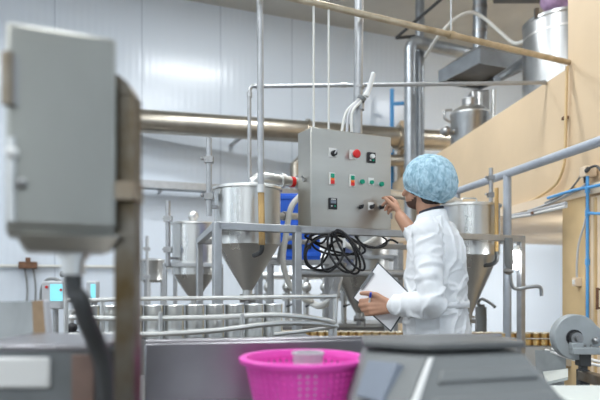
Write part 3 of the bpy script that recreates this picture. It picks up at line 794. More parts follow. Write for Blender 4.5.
obj('shaft', B().cyl((dc.x+.10,dc.y+.01,dc.z-.02),(dc.x+.35,dc.y+.01,dc.z-.02),.02).box((dc.x+.17,dc.y,dc.z-.02),(.08,.06,.04)), 'steel_d', t)
obj('base', B().cyl((pp.x,pp.y,0),(pp.x,pp.y,.03),.12), 'cable_g', t)

# ------------------------------------------------------------------ right-hand details
ha, hb_ = V((1.775,2.55,1.915)), V((1.352,5.2,1.915))
t = thing('handrail', 'grey-blue tube handrail on posts running along the beige parapet wall', 'handrail', (1.49,4.32,0))
hd = hb_-ha
obj('rail', B().cyl(ha,hb_,.029,seg=18), 'rail_g', t)
kp = (4.32-ha.y)/hd.y; p = ha+hd*kp
obj('post', B().cyl((p.x,p.y,0),p,.029,seg=18), 'rail_g', t)
for k in (.01,.99):
    q = ha+hd*k
    obj('post', B().cyl((q.x,q.y,0),q,.026,seg=14), 'rail_g', t)
# lamp on the right leg of the stand
lp = at(516.5,262,Bp.y-.05)
t = thing('work_lamp', 'bright white tube lamp fixed to the stand leg right of the person', 'lamp', lp)
obj('tube', B().cyl(lp-V((0,0,.03)),lp+V((0,0,.075)),.023).sph(lp-V((0,0,.03)),.023), 'lampb', t, label='glowing white tube')
obj('holder', B().cyl(lp+V((0,0,.075)),lp+V((0,0,.11)),.02).bar(lp+V((0,0,.08)),(Bp.x,Bp.y,lp.z+.08),.02,.02), 'white', t)
# spray spout
t = thing('water_spout', 'bent water spout with valve hanging right of the tall hopper', 'spout', at(510,250,4.0))
obj('nozzle', B().tube([V((at(508,247,4.0).x,4.0,1.43)),at(509,262,4.0),at(510,270,4.0)],[.03,.03,.016]), 'grey', t)
obj('valve', B().sph(at(508,271,4.0),.025).cyl(at(504,271,3.98),at(513,271,3.98),.012), 'steel_d', t)
obj('pipe', B().tube([at(510,270,4.0),at(511,282,4.0),at(513,287,4.0),at(518,289,4.0),at(530,287,4.0),at(538,286.5,4.0),at(541,289,4.0),at(541.5,296,4.0)],.012), 'duct', t)
obj('hanger', B().bar((at(508,247,4.0).x,4.0,1.42),(Bp.x-.1*DF.x,Bp.y-.1*DF.y,1.43),.02,.02), 'duct', t)
# pump pot behind the person at right
p = at(481,326,4.9)
t = thing('pump', 'small grey pump with a curved hose beneath the tall hopper', 'pump', (p.x,p.y,0))
obj('body', B().cyl((p.x,p.y,.55),(p.x,p.y,.93),.045).cyl((p.x,p.y,.90),(p.x,p.y,.95),.03), 'grey', t)
obj('hose', B().tube([(p.x,p.y,.94),at(478,303,4.85),at(482,299,4.8),at(490,303,4.75),at(495,307,4.7)],.012), 'grey', t)
obj('stand', B().box((p.x,p.y,.275),(.12,.12,.55)), 'grey_b', t)

# conduits and blue pipes on the beige wall
def wr(Y, z, off=.03): return V((rx(Y)-off,Y,z))
def wrp(px, py, off=.03):
    k = (px-300)/F; Y = (1.93+.0915*4.32-off)/(k+.0915); return at(px,py,Y)
t = thing('wall_conduit', 'thin ochre conduit running down the beige wall and curving left', 'conduit', wrp(565,120))
obj('pipe', B().tube([wrp(567,66),wrp(566,100),wrp(565,150),wrp(563,168),wrp(556,184),wrp(540,196),wrp(520,207)],.011), 'beige_d', t)
obj('clip', B().box(wrp(565,118,.015),(.03,.05,.02)), 'rust', t)
pj = wrp(588,172,.05)
t = thing('junction_box', 'pale junction box on the beige wall above the blue pipe', 'junction box', pj)
obj('box', B().box(pj,(.08,.08,.07)), 'peach', t, bevel=.006)
obj('gland', B().cyl(pj-V((.01,-.01,.03)),pj-V((.01,-.01,.07)),.014), 'cable_g', t)
obj('gland', B().cyl(pj+V((-.03,-.04,.0)),pj+V((-.03,-.07,.01)),.014), 'cable_g', t)
obj('cable', B().tube([pj-V((.01,-.01,.06)),wrp(586,184,.05),wrp(572,193,.05),wrp(550,203,.05),wrp(528,211,.06)],.008), 'grey_l', t)
obj('cable', B().tube([pj+V((-.03,-.06,.01)),wrp(596,166,.06),wrp(602,172,.06)],.008), 'cable_g', t)
obj('cable', B().tube([pj+V((-.03,.03,0)),wrp(578,180,.04),wrp(566,193,.04),wrp(545,203,.05)],.007), 'grey', t)
t = thing('blue_water_pipe', 'bright blue pipe down the peach door edge with a branch', 'pipe', wrp(587,290))
obj('pipe', B().tube([wrp(587.5,176,.07),wrp(587.5,330,.07)],.0105,smooth=False), 'bluep', t)
obj('branch', B().tube([wrp(610,182,.07),wrp(596,186,.07),wrp(575,190,.07),wrp(548,198,.07)],.0105), 'bluep', t)
obj('branch', B().tube([wrp(587.5,213,.07),wrp(606,214,.07)],.0095), 'bluep', t)
for y in (190,213,262): obj('coupling', B().cyl(wrp(587.5,y-3,.07),wrp(587.5,y+3,.07),.0155), 'bluep', t)
pj = wrp(577,282,.05)
t = thing('switch_box', 'small cream switch box hanging by a grey cable on the ochre column', 'switch', pj)
obj('box', B().box(pj,(.05,.05,.06)), 'peach', t, bevel=.005)
obj('rocker', B().box(pj+V((-.028,-.012,.0)),(.012,.02,.03)), 'white', t)
obj('cable', B().tube([pj+V((0,0,.03)),wrp(577,262,.06),wrp(579,243,.06),wrp(585,222,.06),wrp(587,205,.06)],.007), 'grey_l', t)
t = thing('pipe_rack', 'bundle of white pipes and cables under the parapet edge', 'pipes', wrp(540,214,.1))
for k,(m_,dz,dy) in enumerate((('white',0,0),('hose',-2,.03),('white',-4,.06),('grey_l',1.5,.05))):
    obj('pipe', B().tube([wrp(512,216-dz*.4,.09+dy),wrp(530,213-dz*.5,.09+dy),wrp(566,204-dz*.6,.09+dy)],.012,smooth=False), m_, t)
obj('bracket', B().bar(wrp(532,213,.0),wrp(532,213,.18),.02,.02), 'rust', t)

# ------------------------------------------------------------------ on the mezzanine
ZM = ZB+.12
def tank(label, px, Y, r, z0, z1, m='tankm', legs=0):
    x = (px-300)/F*Y
    t = thing('storage_tank', label, 'tank', (x,Y,ZM))
    obj('shell', B().lathe([(0,z0),(r*.9,z0),(r,z0+.05),(r,z1-.04),(r*1.02,z1-.03),(r*1.02,z1),(r*.97,z1),(r*.97,z1-.02),(0,z1-.02)],(x,Y,0),48), m, t, smooth=30)
    for k in range(legs):
        an = .6+k*2*math.pi/legs; obj('leg', B().cyl((x+r*.8*math.cos(an),Y+r*.8*math.sin(an),ZM),(x+r*.8*math.cos(an),Y+r*.8*math.sin(an),z0+.06),.03), 'pipe', t)
    return t, x
t, x = tank('large open steel tank above the beige parapet at right', 566, 6.5, .44, ZM+.2, 3.93, legs=4)
obj('rim_ring', B().lathe([(.44,3.75),(.447,3.75),(.447,3.77),(.44,3.77)],(x,6.5,0),48), 'steel_l', t)
obj('clip', B().box((x-.40,6.3,3.95),(.04,.04,.1)), 'steel_d', t)
bg = B().sph((x-.05,6.35,4.10),.25,sc=(1,.8,.85),u=28,v=20)
for v in bg.bm.verts:
    nv = noise.noise_vector(v.co*7); v.co += nv*.07
single('plastic_bag', bg, 'purple', 'crumpled purple film bag lying on the large open tank', 'bag', loc=(x-.05,6.35,3.93))
t, x = tank('small lidded steel tank below the hood, behind the beige parapet', 470, 7.0, .22, ZM+.3, 3.08, legs=3)
obj('lid', B().lathe([(0,3.18),(.12,3.17),(.2,3.12),(.23,3.085),(.23,3.07),(0,3.07)],(x,7.0,0),32), 'steel_l', t)
obj('neck', B().cyl((x,7.0,3.17),(x,7.0,3.26),.09), 'steel_d', t)
obj('handle', B().tube([(x-.24,6.95,2.98),(x-.31,6.93,3.02),(x-.31,6.93,3.1),(x-.22,6.96,3.12)],.015), 'pipe', t)
obj('valve', B().sph((x-.30,6.9,2.86),.06).cyl((x-.36,6.9,2.86),(x-.2,6.95,2.86),.03), 'steel_d', t)
# hood and chimney
WP = V((-WU.y,WU.x,0))
hn = V((2.09,7.0,0)); hc = hn+WU*.34+WP*.41
xh, Yh = hc.x, hc.y
t = thing('extractor_hood', 'grey square extractor hood with round chimney above the small tank', 'hood', (xh,Yh,3.69))
def sq(a_, b_, z): return [(hc+WU*(sx*a_)+WP*(sy*b_))[:2]+(z,) for sx,sy in ((-1,-1),(1,-1),(1,1),(-1,1))]
obj('canopy', B().frustum(sq(.34,.41,3.85),sq(.12,.13,4.02)), 'duct', t)
sk = B()
for (a0,a1) in ((0,1),(1,2),(2,3),(3,0)):
    q = sq(.33,.40,3.77); sk.bar(q[a0],q[a1],.02,.17)
obj('skirt', sk, 'duct', t)
obj('filter', B().frustum(sq(.31,.38,3.76),sq(.31,.38,3.79)), 'cable_g', t)
ch = obj('chimney', B().cyl((xh,Yh,4.0),(xh,Yh,ZCEIL),.085,seg=24), 'duct', t)
for z in (4.25,4.55): obj('band', B().cyl((xh,Yh,z-.02),(xh,Yh,z+.02),.093,seg=24), 'steel_d', ch)
t = thing('cooking_column', 'upright steel column standing below the hood', 'column', (xh-.1,Yh,ZM))
obj('column', B().box((xh-.02,Yh,(ZM+3.50)/2),(.22,.22,3.50-ZM)), 'steel_d', t, bevel=.02)
obj('side_pipe', B().cyl((xh+.14,Yh-.1,ZM),(xh+.14,Yh-.1,3.5),.03), 'steel_l', t)
obj('side_pipe', B().cyl((xh-.05,Yh-.16,ZM),(xh-.05,Yh-.16,3.45),.035), 'steel_l', t)
# ventilation ducts
Yv = 8.0
def vp(px,py): return at(px,py,Yv)
t = thing('ventilation_duct', 'grey round duct with an elbow, left of the extractor hood', 'duct', vp(410,150))
obj('riser', B().tube([V((vp(410,0).x,Yv,1.9)),vp(410,52)],.078,smooth=False,seg=20), 'duct', t)
obj('elbow', B().tube([vp(410,56),vp(410.5,48),vp(414,43),vp(421,42.5)],.082,seg=20), 'duct', t)
obj('crossover', B().tube([vp(418,42.5),at(474,55,8.3)],.085,smooth=False,seg=20), 'duct', t)
t = thing('ventilation_duct', 'plain grey vertical duct between the elbowed duct and the hood', 'duct', vp(423,150))
obj('riser', B().tube([V((vp(423.5,0).x,Yv+.25,1.9)),V((vp(423.5,0).x,Yv+.25,ZCEIL))],.062,smooth=False,seg=20), 'duct', t)
for y in (75,): obj('band', B().cyl((vp(423.5,0).x,Yv+.25,3.8),(vp(423.5,0).x,Yv+.25,3.85),.069), 'steel_d', t)
hose('white hose arching over the extractor hood', [at(425,57,7.9),at(433,44,7.5),at(441,33,7.0),at(455,19,7.0),at(470,12.5,7.0),at(484,18,7.0),at(500,32,6.9),at(514,43,6.8),at(524,41,6.7)], .020, 'hose')
hose('grey pipe slanting up behind the large open tank', [at(497,80,6.7),at(520,64,6.9),at(540,48,7.1)], .05, 'duct', 'slanted_pipe', 'pipe')
t = thing('ceiling_duct', 'dark flat duct under the ceiling above the large open tank', 'duct', at(545,-5,7.2))
p = at(548,-14,7.2); obj('duct', B().box((p.x,p.y,ZCEIL-.35),(1.1,.7,.35)), 'cable_g', t, bevel=.01)
obj('flange', B().box((p.x,p.y,ZCEIL-.10),(.3,.3,.2)), 'cable_g', t)
t = thing('ceiling_brace', 'thin dark brace slanting under the ceiling above the elbowed duct', 'brace', at(398,37,7.9))
obj('bar', B().tube([at(396,38,8.4),at(452,-10,7.6)],.022,smooth=False), 'cable_g', t)
obj('bar', B().tube([at(396,38,8.4),at(418,36,8.4)],.022,smooth=False), 'cable_g', t)
t = thing('blue_riser', 'thin blue pipe on the back wall left of the ducts', 'pipe', at(394,125,9.3))
obj('pipe', B().tube([at(392,200,9.5),at(392,89,9.5)],.035,smooth=False), 'bluep', t)
obj('branch', B().tube([at(392,104,9.5),at(406,103,9.5)],.03,smooth=False), 'bluep', t)
p = V((1.73,9.5,0))
t = thing('wall_cabinet', 'tan cabinet standing between the steam pipes and the ducts', 'cabinet', (p.x,p.y,0))
obj('body', B().box((p.x,p.y,1.82),(.34,.3,3.64)), 'beige', t, bevel=.01)
obj('door', B().box((p.x,p.y-.155,1.82),(.28,.012,3.5)), 'beige', t, bevel=.004)

# ------------------------------------------------------------------ foreground bench
yb = math.radians(11)
bu = V((math.cos(yb),math.sin(yb),0)); bn = V((bu.y,-bu.x,0))
ZBEN = .80
bp0 = V((-.45,1.742,0)); bl_ = 1.13
t = thing('steel_bench', 'low steel bench with an upright mirror-like back panel in front', 'bench', (0,1.5,0))
bcn = bp0+bu*(bl_/2)
obj('top', B().box(bcn+bn*.43+V((0,0,ZBEN-.015)),(bl_,.88,.03),rz=yb), 'bench', t, bevel=.006)
obj('back_panel', B().box(bcn+V((0,0,ZBEN+.078)),(bl_,.022,.176),rz=yb), 'bench', t, bevel=.004)
obj('panel_lip', B().box(bcn-bn*.012+V((0,0,ZBEN+.170)),(bl_,.030,.010),rz=yb), 'bench', t, bevel=.004)
for k in (.04,.96):
    for s in (.04,.82):
        p = bp0+bu*(bl_*k)+bn*s; obj('leg', B().box((p.x,p.y,.385),(.04,.04,.77),rz=yb), 'pipe', t)
# pink basket
bk = V((.008,1.46,ZBEN)); r0, r1, hb2 = .108,.148,.164
t = thing('plastic_basket', 'bright pink perforated plastic basket on the steel bench', 'basket', bk)
bm_ = B(); NS, NR = 144, 20
rings = []
for j in range(NR+1):
    z = .012+(hb2-.022)*j/NR; r = r0+(r1-.006-r0)*(z/hb2)
    rings.append([bm_.bm.verts.new(V((bk.x+r*math.cos(2*math.pi*k/NS),bk.y+r*math.sin(2*math.pi*k/NS),ZBEN+z))) for k in range(NS)])
for j in range(NR):
    for k in range(NS):
        if j % 2 == 1 and j < NR-2 and k % 3 == 1: continue
        if False:
            if j not in (2,5,8,11) : pass
            pass
        k2 = (k+1)%NS
        bm_.bm.faces.new((rings[j][k],rings[j][k2],rings[j+1][k2],rings[j+1][k]))
obj('wall', bm_, 'pink', t, solid=.003)
obj('base', B().lathe([(0,ZBEN+.012),(r0,ZBEN+.012),(r0+.002,ZBEN),(r0-.006,ZBEN),(r0-.01,ZBEN+.008),(0,ZBEN+.008)],(bk.x,bk.y,0),64), 'pink', t)
zz1 = ZBEN+hb2
obj('rim', B().lathe([(r1-.012,zz1-.014),(r1-.004,zz1-.014),(r1,zz1-.012),(r1+.006,zz1-.012),(r1+.008,zz1-.002),(r1+.003,zz1+.001),(r1-.008,zz1),(r1-.012,zz1-.014)],(bk.x,bk.y,0),80), 'pink', t, label='smooth pink rim')
p = V((.02,1.50,ZBEN+.013))
t = thing('plastic_tub', 'pale plastic tub sticking out of the pink basket', 'tub', p)
obj('wall', B().lathe([(.028,0),(.038,.150),(.041,.151),(.041,.157),(.034,.157),(.024,.004),(0,.004)],p,32), 'clear', t)
# bench scale
t = thing('bench_scale', 'grey plastic bench scale with display beside the pink basket', 'scale', (.3,1.3,ZBEN))
zt_ = 1.016; zb_ = ZBEN+.02
T = [(.142,1.285),(.262,1.215),(.475,1.275),(.46,1.42),(.15,1.42)]
Bt = [(.08,1.25),(.15,1.055),(.61,1.20),(.57,1.50),(.09,1.50)]
top = [(x,y,zt_-.018) for x,y in T]; bot = [(x,y,zb_) for x,y in Bt]
lerp = lambda a,b,k: tuple(a[i]*(1-k)+b[i]*k for i in range(3))
mdl = [lerp(bot[i],top[i],.30) for i in range(5)]
bodyo = obj('body', B().frustum(mdl,top), 'grey', t, bevel=.012)
obj('lower_body', B().frustum(bot,mdl), 'grey', t, bevel=.010)
obj('platter', B().frustum([(x+(x-.3)*.04,y+(y-1.3)*.04,zt_-.010) for x,y in T],[(x+(x-.3)*.02,y+(y-1.3)*.02,zt_+.004) for x,y in T]), 'grey_dk', t, bevel=.004)
# pale corner strip, display face and ribs
def face_pt(i, j, u, v, out):
    a_, b_ = V(bot[i]), V(bot[j]); c_, d_ = V(top[i]), V(top[j])
    p = a_.lerp(b_,u).lerp(c_.lerp(d_,u),v); nn = (b_-a_).cross(c_-a_).normalized()
    if nn.y > 0: nn = -nn
    return p+nn*out
def patch(name, i, j, u0, u1, v0, v1, th, m, par, bev=.003, label=None):
    lo = [face_pt(i,j,u,v,-.004) for u,v in ((u0,v0),(u1,v0),(u1,v1),(u0,v1))]
    hi = [face_pt(i,j,u,v,th) for u,v in ((u0,v0),(u1,v0),(u1,v1),(u0,v1))]
    return obj(name, B().frustum(lo,hi), m, par, bevel=bev, label=label)
fc = patch('display_panel',0,1,.06,.98,.28,.97,.005,'grey',t, label='sloping display panel')
patch('screen',0,1,.20,.68,.48,.88,.018,'lcd',fc, label='dark liquid crystal screen')
for k in range(3): patch('key',0,1,.22+k*.17,.32+k*.17,.34,.42,.018,'white',fc,.001)
patch('corner_strip',1,2,.0,.05,.03,.97,.006,'white',t, label='pale corner strip')
for k in range(3): patch('rib',1,2,.14,.93,.16+k*.27,.30+k*.27,.008,'grey',t,.006)
for x,y in ((.14,1.27),(.19,1.12),(.5,1.24),(.15,1.45),(.5,1.45)): obj('foot', B().cyl((x,y,ZBEN),(x,y,zb_+.01),.018), 'black', t)
# pale work surface at bottom right
t = thing('side_table', 'pale green-white table corner at bottom right beside the scale', 'table', (.95,1.75,0))
obj('top', B().box((1.12,1.75,.785),(.66,.50,.03)), 'trayp', t, bevel=.006)
for sx in (-.29,.29):
    for sy in (-.21,.21): obj('leg', B().box((1.12+sx,1.75+sy,.385),(.035,.035,.77)), 'pipe', t)

# ------------------------------------------------------------------ left foreground indicator machine
t = thing('weighing_indicator', 'large blurred steel indicator box on a stem at upper left', 'indicator box', (-.40,1.0,1.0))
iL, iR = at(5,0,.93), at(117,0,1.0)
iu = V((iR.x-iL.x,iR.y-iL.y,0)); wI = iu.length; iu.normalize(); iq = V((-iu.y,iu.x,0)); rI = math.atan2(iu.y,iu.x)
ztI, zbI = at(60,26,.965).z, at(60,236,.965).z
def ip(u, d, z): return V((iL.x,iL.y,0))+iu*(u*wI)+iq*d+V((0,0,z))
hI = ztI-zbI
obj('housing', B().box(ip(.5,.075,(ztI+zbI)/2),(wI,.12,hI),rz=rI), 'indic', t, bevel=.010)
obj('door', B().box(ip(.5,.008,(ztI+zbI)/2+.004),(wI*.985,.016,hI-.02),rz=rI), 'indic', t, bevel=.006)
obj('bottom_tray', B().frustum([ip(.18,.03,zbI-.025),ip(.96,.03,zbI-.025),ip(.96,.12,zbI-.025),ip(.18,.12,zbI-.025)],
    [ip(.08,.0,zbI+.004),ip(1.06,.0,zbI+.004),ip(1.06,.14,zbI+.004),ip(.08,.14,zbI+.004)]), 'indic', t, bevel=.005)
obj('hinge', B().cyl(ip(.02,-.008,1.50),ip(.02,-.008,1.42),.009), 'stain', t)
obj('hinge_leaf', B().box(ip(.05,-.003,1.46),(.022,.006,.08),rz=rI), 'steel_d', t)
hk = obj('latch', B().cyl(ip(.055,-.008,1.37),ip(.055,-.008,1.24),.006), 'steel_l', t)
obj('latch_knob', B().sph(ip(.06,-.012,1.345),.010), 'white', hk)
obj('latch_knob', B().sph(ip(.14,-.010,1.30),.008), 'steel_d', hk)
stp = ip(.62,.075,0); xs, Yi = stp.x, stp.y-.06
obj('stem', B().cyl((xs,Yi+.06,zbI-.062),(xs,Yi+.06,zbI-.02),.020), 'steel_l', t, label='short pale stem')
obj('stem_collar', B().cyl((xs,Yi+.06,zbI-.034),(xs,Yi+.06,zbI-.024),.027), 'steel_l', t)
# sagging cable
t2 = single('sagging_cable', B().tube([(xs,Yi+.06,zbI-.055),(xs+.002,Yi+.06,zbI-.09),at(80,300,1.04),at(87,322,1.06),at(97,345,1.09),at(104,375,1.11),(at(106,0,1.12).x,1.12,ZBEN+.002)],[.015,.015,.017,.017,.017,.017,.017],seg=14),
    'cable_g', 'dark sagging cable below the indicator box', 'cable', loc=(xs,Yi+.06,zbI-.06))
# post
px0 = at(128,0,1.05).x
t = thing('machine_post', 'brown-stained upright steel post right of the indicator box', 'post', (px0,1.05,0))
pz = at(129,82,1.05).z
wP = .035
obj('post', B().box((px0,1.05,(pz-.03+ZBEN)/2),(wP,.05,pz-.03-ZBEN)), 'post', t, bevel=.003)
obj('cap', B().frustum([(px0-wP/2,1.025,pz-.03),(px0+wP/2,1.025,pz-.03),(px0+wP/2,1.075,pz-.03),(px0-wP/2,1.075,pz-.03)],
    [(px0-wP/2,1.025,pz+.01),(px0+wP/6,1.025,pz-.008),(px0+wP/6,1.075,pz-.008),(px0-wP/2,1.075,pz+.01)]), 'post', t)
obj('bracket', B().box((px0-.02,1.065,1.45),(.06,.03,.05)), 'stain', t)
obj('lower_clamp', B().box((px0+.0,1.03,1.30),(wP+.012,.06,.03)), 'stain', t)
obj('foot', B().box((px0+.02,1.05,ZBEN+.006),(.10,.10,.012)), 'stain', t)
# lower left housing
zh = at(0,346,1.12).z
t = thing('machine_housing', 'grey steel machine housing with a white name plate at lower left', 'machine', (-.50,1.2,0))
xa, xb = at(-30,0,1.12).x, at(95,0,1.12).x
obj('case', B().box(((xa+xb)/2,1.245,zh-.17),(xb-xa,.25,.34)), 'cast', t, bevel=.008)
obj('top_plate', B().box(((xa+xb)/2,1.245,zh-.004),(xb-xa+.006,.256,.012)), 'bench', t, bevel=.004)
xq = at(72,0,1.115).x
obj('end_plate', B().box(((xq+xb)/2,1.116,zh-.17),(xb-xq,.010,.31)), 'endp', t, bevel=.002, label='rust-brown end plate')
p = at(20,373,1.11)
obj('name_plate', B().box((p.x,1.116,p.z),(.108,.010,.058)), 'white', t, bevel=.008, label='blank white rounded plate')
for x in (xa+.05,xb-.05):
    for y in (1.16,1.33): obj('leg', B().box((x,y,(zh-.34)/2),(.05,.05,zh-.34)), 'stain', t)
# upright controls to the right of housing (dark box between cable and post)
t = thing('black_box', 'black box in the gap between the sagging cable and the stained post', 'box', (at(111,0,1.22).x,1.22,ZBEN))
p = at(111,0,1.22); obj('case', B().box((p.x,1.22,.90),(.036,.05,.20)), 'black', t, bevel=.006)
obj('cap', B().box((p.x,1.22,1.005),(.028,.04,.012)), 'cable_g', t, bevel=.003)
# polished sheet guard behind the housing
Yg = 1.55
gpts = [(-8,345),(46,345),(42,300),(-8,302)]
t = thing('sheet_guard', 'tilted shiny steel guard sheet with a tan edge behind the lower housing', 'guard', at(20,345,Yg))
mir = mat('polished_sheet', (.30,.31,.31), .28, 1, noise_amt=.5, noise_scale=9, stretch=(1,1,.4))
def sheet(name, p4, m, th=.006):
    lo = [at(*p,Yg) if len(p)==2 else at(*p) for p in p4]; hi = [q+V((0,th,0)) for q in lo]
    return obj(name, B().frustum(lo,hi), m, t)
sheet('sheet', [(-60,352,1.5),(34,352,1.55),(32,301,1.57),(-60,303,1.52)], mir)
sheet('tan_edge', [(34,352,1.55),(47,352,1.56),(43,300,1.58),(32,301,1.57)], 'tan', .02)
sheet('edge_strip', [(47,352,1.56),(51,352,1.57),(46,301,1.585),(43,300,1.58)], 'grey_l', .025)
p = at(40,352,1.56); obj('foot', B().box((p.x,1.57,p.z/2),(.04,.05,p.z)), 'pipe', t)
p = at(-40,352,1.53); obj('foot', B().box((p.x,1.53,p.z/2),(.04,.05,p.z)), 'pipe', t)

# ------------------------------------------------------------------ the person
dF = V((-.88,.47,0)).normalized(); dL = V((-dF.y,dF.x,0))
CP = V((.655,2.9,0))
def P(f, l, z): return CP+dF*f+dL*l+V((0,0,z))
def ring(f0, l0, z, a_, b_, n=40, tilt=0, pw=2.3):
    out = []
    for k in range(n):
        an = 2*math.pi*k/n; cx_, sx_ = math.cos(an), math.sin(an)
        cx_ = math.copysign(abs(cx_)**(2/pw),cx_); sx_ = math.copysign(abs(sx_)**(2/pw),sx_)
        out.append(P(f0+b_*cx_, l0+a_*sx_, z+tilt*cx_))
    return out
def remesh(b, vox, smooth=6, fac=.5):
    bm = b.bm; bmesh.ops.recalc_face_normals(bm, faces=bm.faces)
    me = bpy.data.meshes.new('tmp'); bm.to_mesh(me); bm.free()
    o = bpy.data.objects.new('tmp', me); COL.objects.link(o)
    r = o.modifiers.new('r','REMESH'); r.mode = 'VOXEL'; r.voxel_size = vox
    if smooth:
        s = o.modifiers.new('s','SMOOTH'); s.iterations = smooth; s.factor = fac
    dg = bpy.context.evaluated_depsgraph_get()
    me2 = bpy.data.meshes.new_from_object(o.evaluated_get(dg))
    bpy.data.objects.remove(o); bpy.data.meshes.remove(me)
    out = B(); out.bm.from_mesh(me2); bpy.data.meshes.remove(me2)
    return out
HAND = {}
def hand(b, w, f, n, s, bends, thumb, sc=1.0):
    f = V(f).normalized(); n = V(n); n = (n-f*n.dot(f)).normalized(); s0 = V(s); s = f.cross(n)
    if s.dot(s0) < 0: s = -s
    w = V(w)
    offs = (.027,.009,-.009,-.026); ln = (.95,1.05,.98,.78); kn = (.083,.087,.083,.076)
    knk = []
    for i in range(4):
        k = w+f*kn[i]*sc+s*offs[i]*sc+n*(.004 if i in (1,2) else 0)
        knk.append(k)
        b.chain([w+s*offs[i]*.55*sc+f*.004, k],[.0165*sc,.0118*sc])
        d = f.copy(); p = k; pts = [p]; rad = [.0112*sc]
        sp = s*(.07*(1.2-i*.8))
        for j,(L_,rr) in enumerate(((.042,.0098),(.027,.0088),(.021,.0072))):
            an = math.radians(bends[i][j]); ax = n.cross(f).normalized()
            d = Matrix.Rotation(an,3,ax) @ d
            if d.dot(n) > f.dot(n)+.9: pass
            q = p+(d+sp*.3).normalized()*L_*ln[i]*sc; pts.append(q); rad.append(rr*sc); p = q
        b.chain(pts,rad,12)
    t0 = w+f*.018*sc+s*.020*sc; 
    t1 = t0+(f*thumb[0]+s*thumb[1]-n*thumb[2]).normalized()*.045*sc
    t2 = t1+(f*(thumb[0]+.35)+s*(thumb[1]-.25)-n*thumb[2]).normalized()*.034*sc
    t3 = t2+(f*(thumb[0]+.6)+s*(thumb[1]-.5)-n*thumb[2]).normalized()*.026*sc
    b.chain([t0,t1,t2,t3],[.0175*sc,.0135*sc,.0115*sc,.009*sc],12)
    return knk, t3

SL = P(0,.17,1.375); EL = V((.572,2.645,1.05)); WL = V((.426,2.765,1.030))
SR = P(.02,-.165,1.385); ER = V((.648,3.22,1.335)); WR = V((.568,3.40,1.510))
hd_ = V((-.70,.71,0)).normalized(); hs = V((-hd_.y,hd_.x,0))
HC = V((.600,2.93,1.616))
def H(f,l,u): return HC+hd_*f+hs*l+V((0,0,u))
HR = Matrix((hd_,hs,V((0,0,1)))).transposed().to_4x4()
b = B()
# torso, pelvis, legs
b.loft([ring(0,0,z,a_,b_) for z,a_,b_ in ((.80,.13,.09),(.92,.165,.115),(1.05,.15,.105),(1.2,.16,.115),(1.32,.165,.11),(1.40,.12,.075))])
for s in (1,-1):
    b.chain([P(0,s*.085,.86),P(.01,s*.09,.48),P(-.01,s*.09,.09)],[.085,.055,.038])
    b.chain([P(-.03,s*.09,.045),P(.14,s*.095,.035)],[.038,.032])
b.chain([P(0,0,1.38),P(.03,0,1.47),H(-.015,0,-.055)],[.075,.058,.056])
# head
b.sph(H(-.008,0,.012),1,sc=(.094,.075,.098),rot=HR)
b.sph(H(.028,0,-.055),1,sc=(.066,.057,.062),rot=HR)
b.sph(H(.058,0,-.088),1,sc=(.03,.034,.024),rot=HR)
b.chain([H(.088,0,.0),H(.108,0,-.035)],[.010,.015]); b.chain([H(.100,.010,-.038),H(.100,-.010,-.038)],[.010,.010])
b.sph(H(.078,0,.018),1,sc=(.02,.055,.012),rot=HR)
for s in (1,-1):
    b.sph(H(-.008,s*.077,-.02),1,sc=(.018,.008,.032),rot=HR); b.sph(H(-.014,s*.080,-.010),1,sc=(.014,.006,.022),rot=HR)
    b.sph(H(.062,s*.040,-.035),1,sc=(.025,.02,.02),rot=HR)
b.chain([H(.088,-.014,-.066),H(.093,0,-.066),H(.088,.014,-.066)],[.006,.008,.006])
# arms
b.chain([SL,EL,WL],[.046,.040,.030]); b.chain([SR,ER,ER.lerp(WR,.5),WR],[.046,.045,.042,.033])
fL = V((-.965,.24,-.05)).normalized(); nL = V((-.24,-.96,.12))
kL, tipL = hand(b, WL+fL*.012, fL, nL, (0,0,1), [(26,50,36),(34,58,40),(40,62,42),(44,62,42)], (.75,.55,-.10),1.14)
fR = V((-.10,.66,.66)).normalized(); nR = V((.9,-.15,.3))
kR, tipR = hand(b, WR+fR*.012, fR, nR, (0,-.55,.83), [(20,38,24),(38,60,34),(46,66,36),(52,66,36)], (.75,.45,.45),1.12)
body = remesh(b, .0045, 5, .45)
person = obj('person', body, 'skin', smooth=180, inv=Matrix.Translation(-CP)); person.location = CP
tag(person, 'person in white coat and blue hair net holding a clipboard, back turned', 'person')
# coat
def seg_par(p, a_, c_):
    d_ = c_-a_; k = max(0,min(1,(p-a_).dot(d_)/d_.length_squared)); return (p-(a_+d_*k)).length, k*d_.length
def ridge(n_, w_): return max(0,1-abs(n_)/w_)**1.5
def fold(co):
    n1 = noise.noise(co*7)
    d1, t1 = seg_par(co,SL,EL); d2, t2 = seg_par(co,EL,WL)
    l1 = (EL-SL).length
    if min(d1,d2) < .088 and co.z < 1.36:
        al = t1 if d1 < d2 else l1+t2
        near = math.exp(-((al-l1)/.13)**2)
        q = V((al*15, (co-SL).dot(dF)*9, (co-SL).dot(dL)*9+co.z*6))
        return ridge(noise.noise(q),.28)*(.007+.009*near)+n1*.003-.002
    f_ = (co-CP).dot(dF); l_ = (co-CP).dot(dL)
    q = V((l_*13+co.z*6, f_*13-co.z*5, co.z*4.5))
    q2 = V((l_*7+3, f_*7, co.z*16+l_*6))
    wst = math.exp(-((co.z-1.04)/.10)**2)
    return ridge(noise.noise(q),.25)*.010+ridge(noise.noise(q2),.22)*.010*(.25+wst)+n1*.004-.003
b = B()
b.loft([ring(f0,0,z,a_,b_) for f0,z,a_,b_ in ((-.01,.66,.215,.165),(-.01,.80,.205,.158),(-.005,.93,.192,.148),(0,1.05,.172,.142),(-.002,1.18,.168,.143),(-.004,1.28,.166,.138),(.0,1.36,.155,.115),(.01,1.41,.125,.09),(.015,1.445,.085,.074),(.018,1.455,.068,.064))])
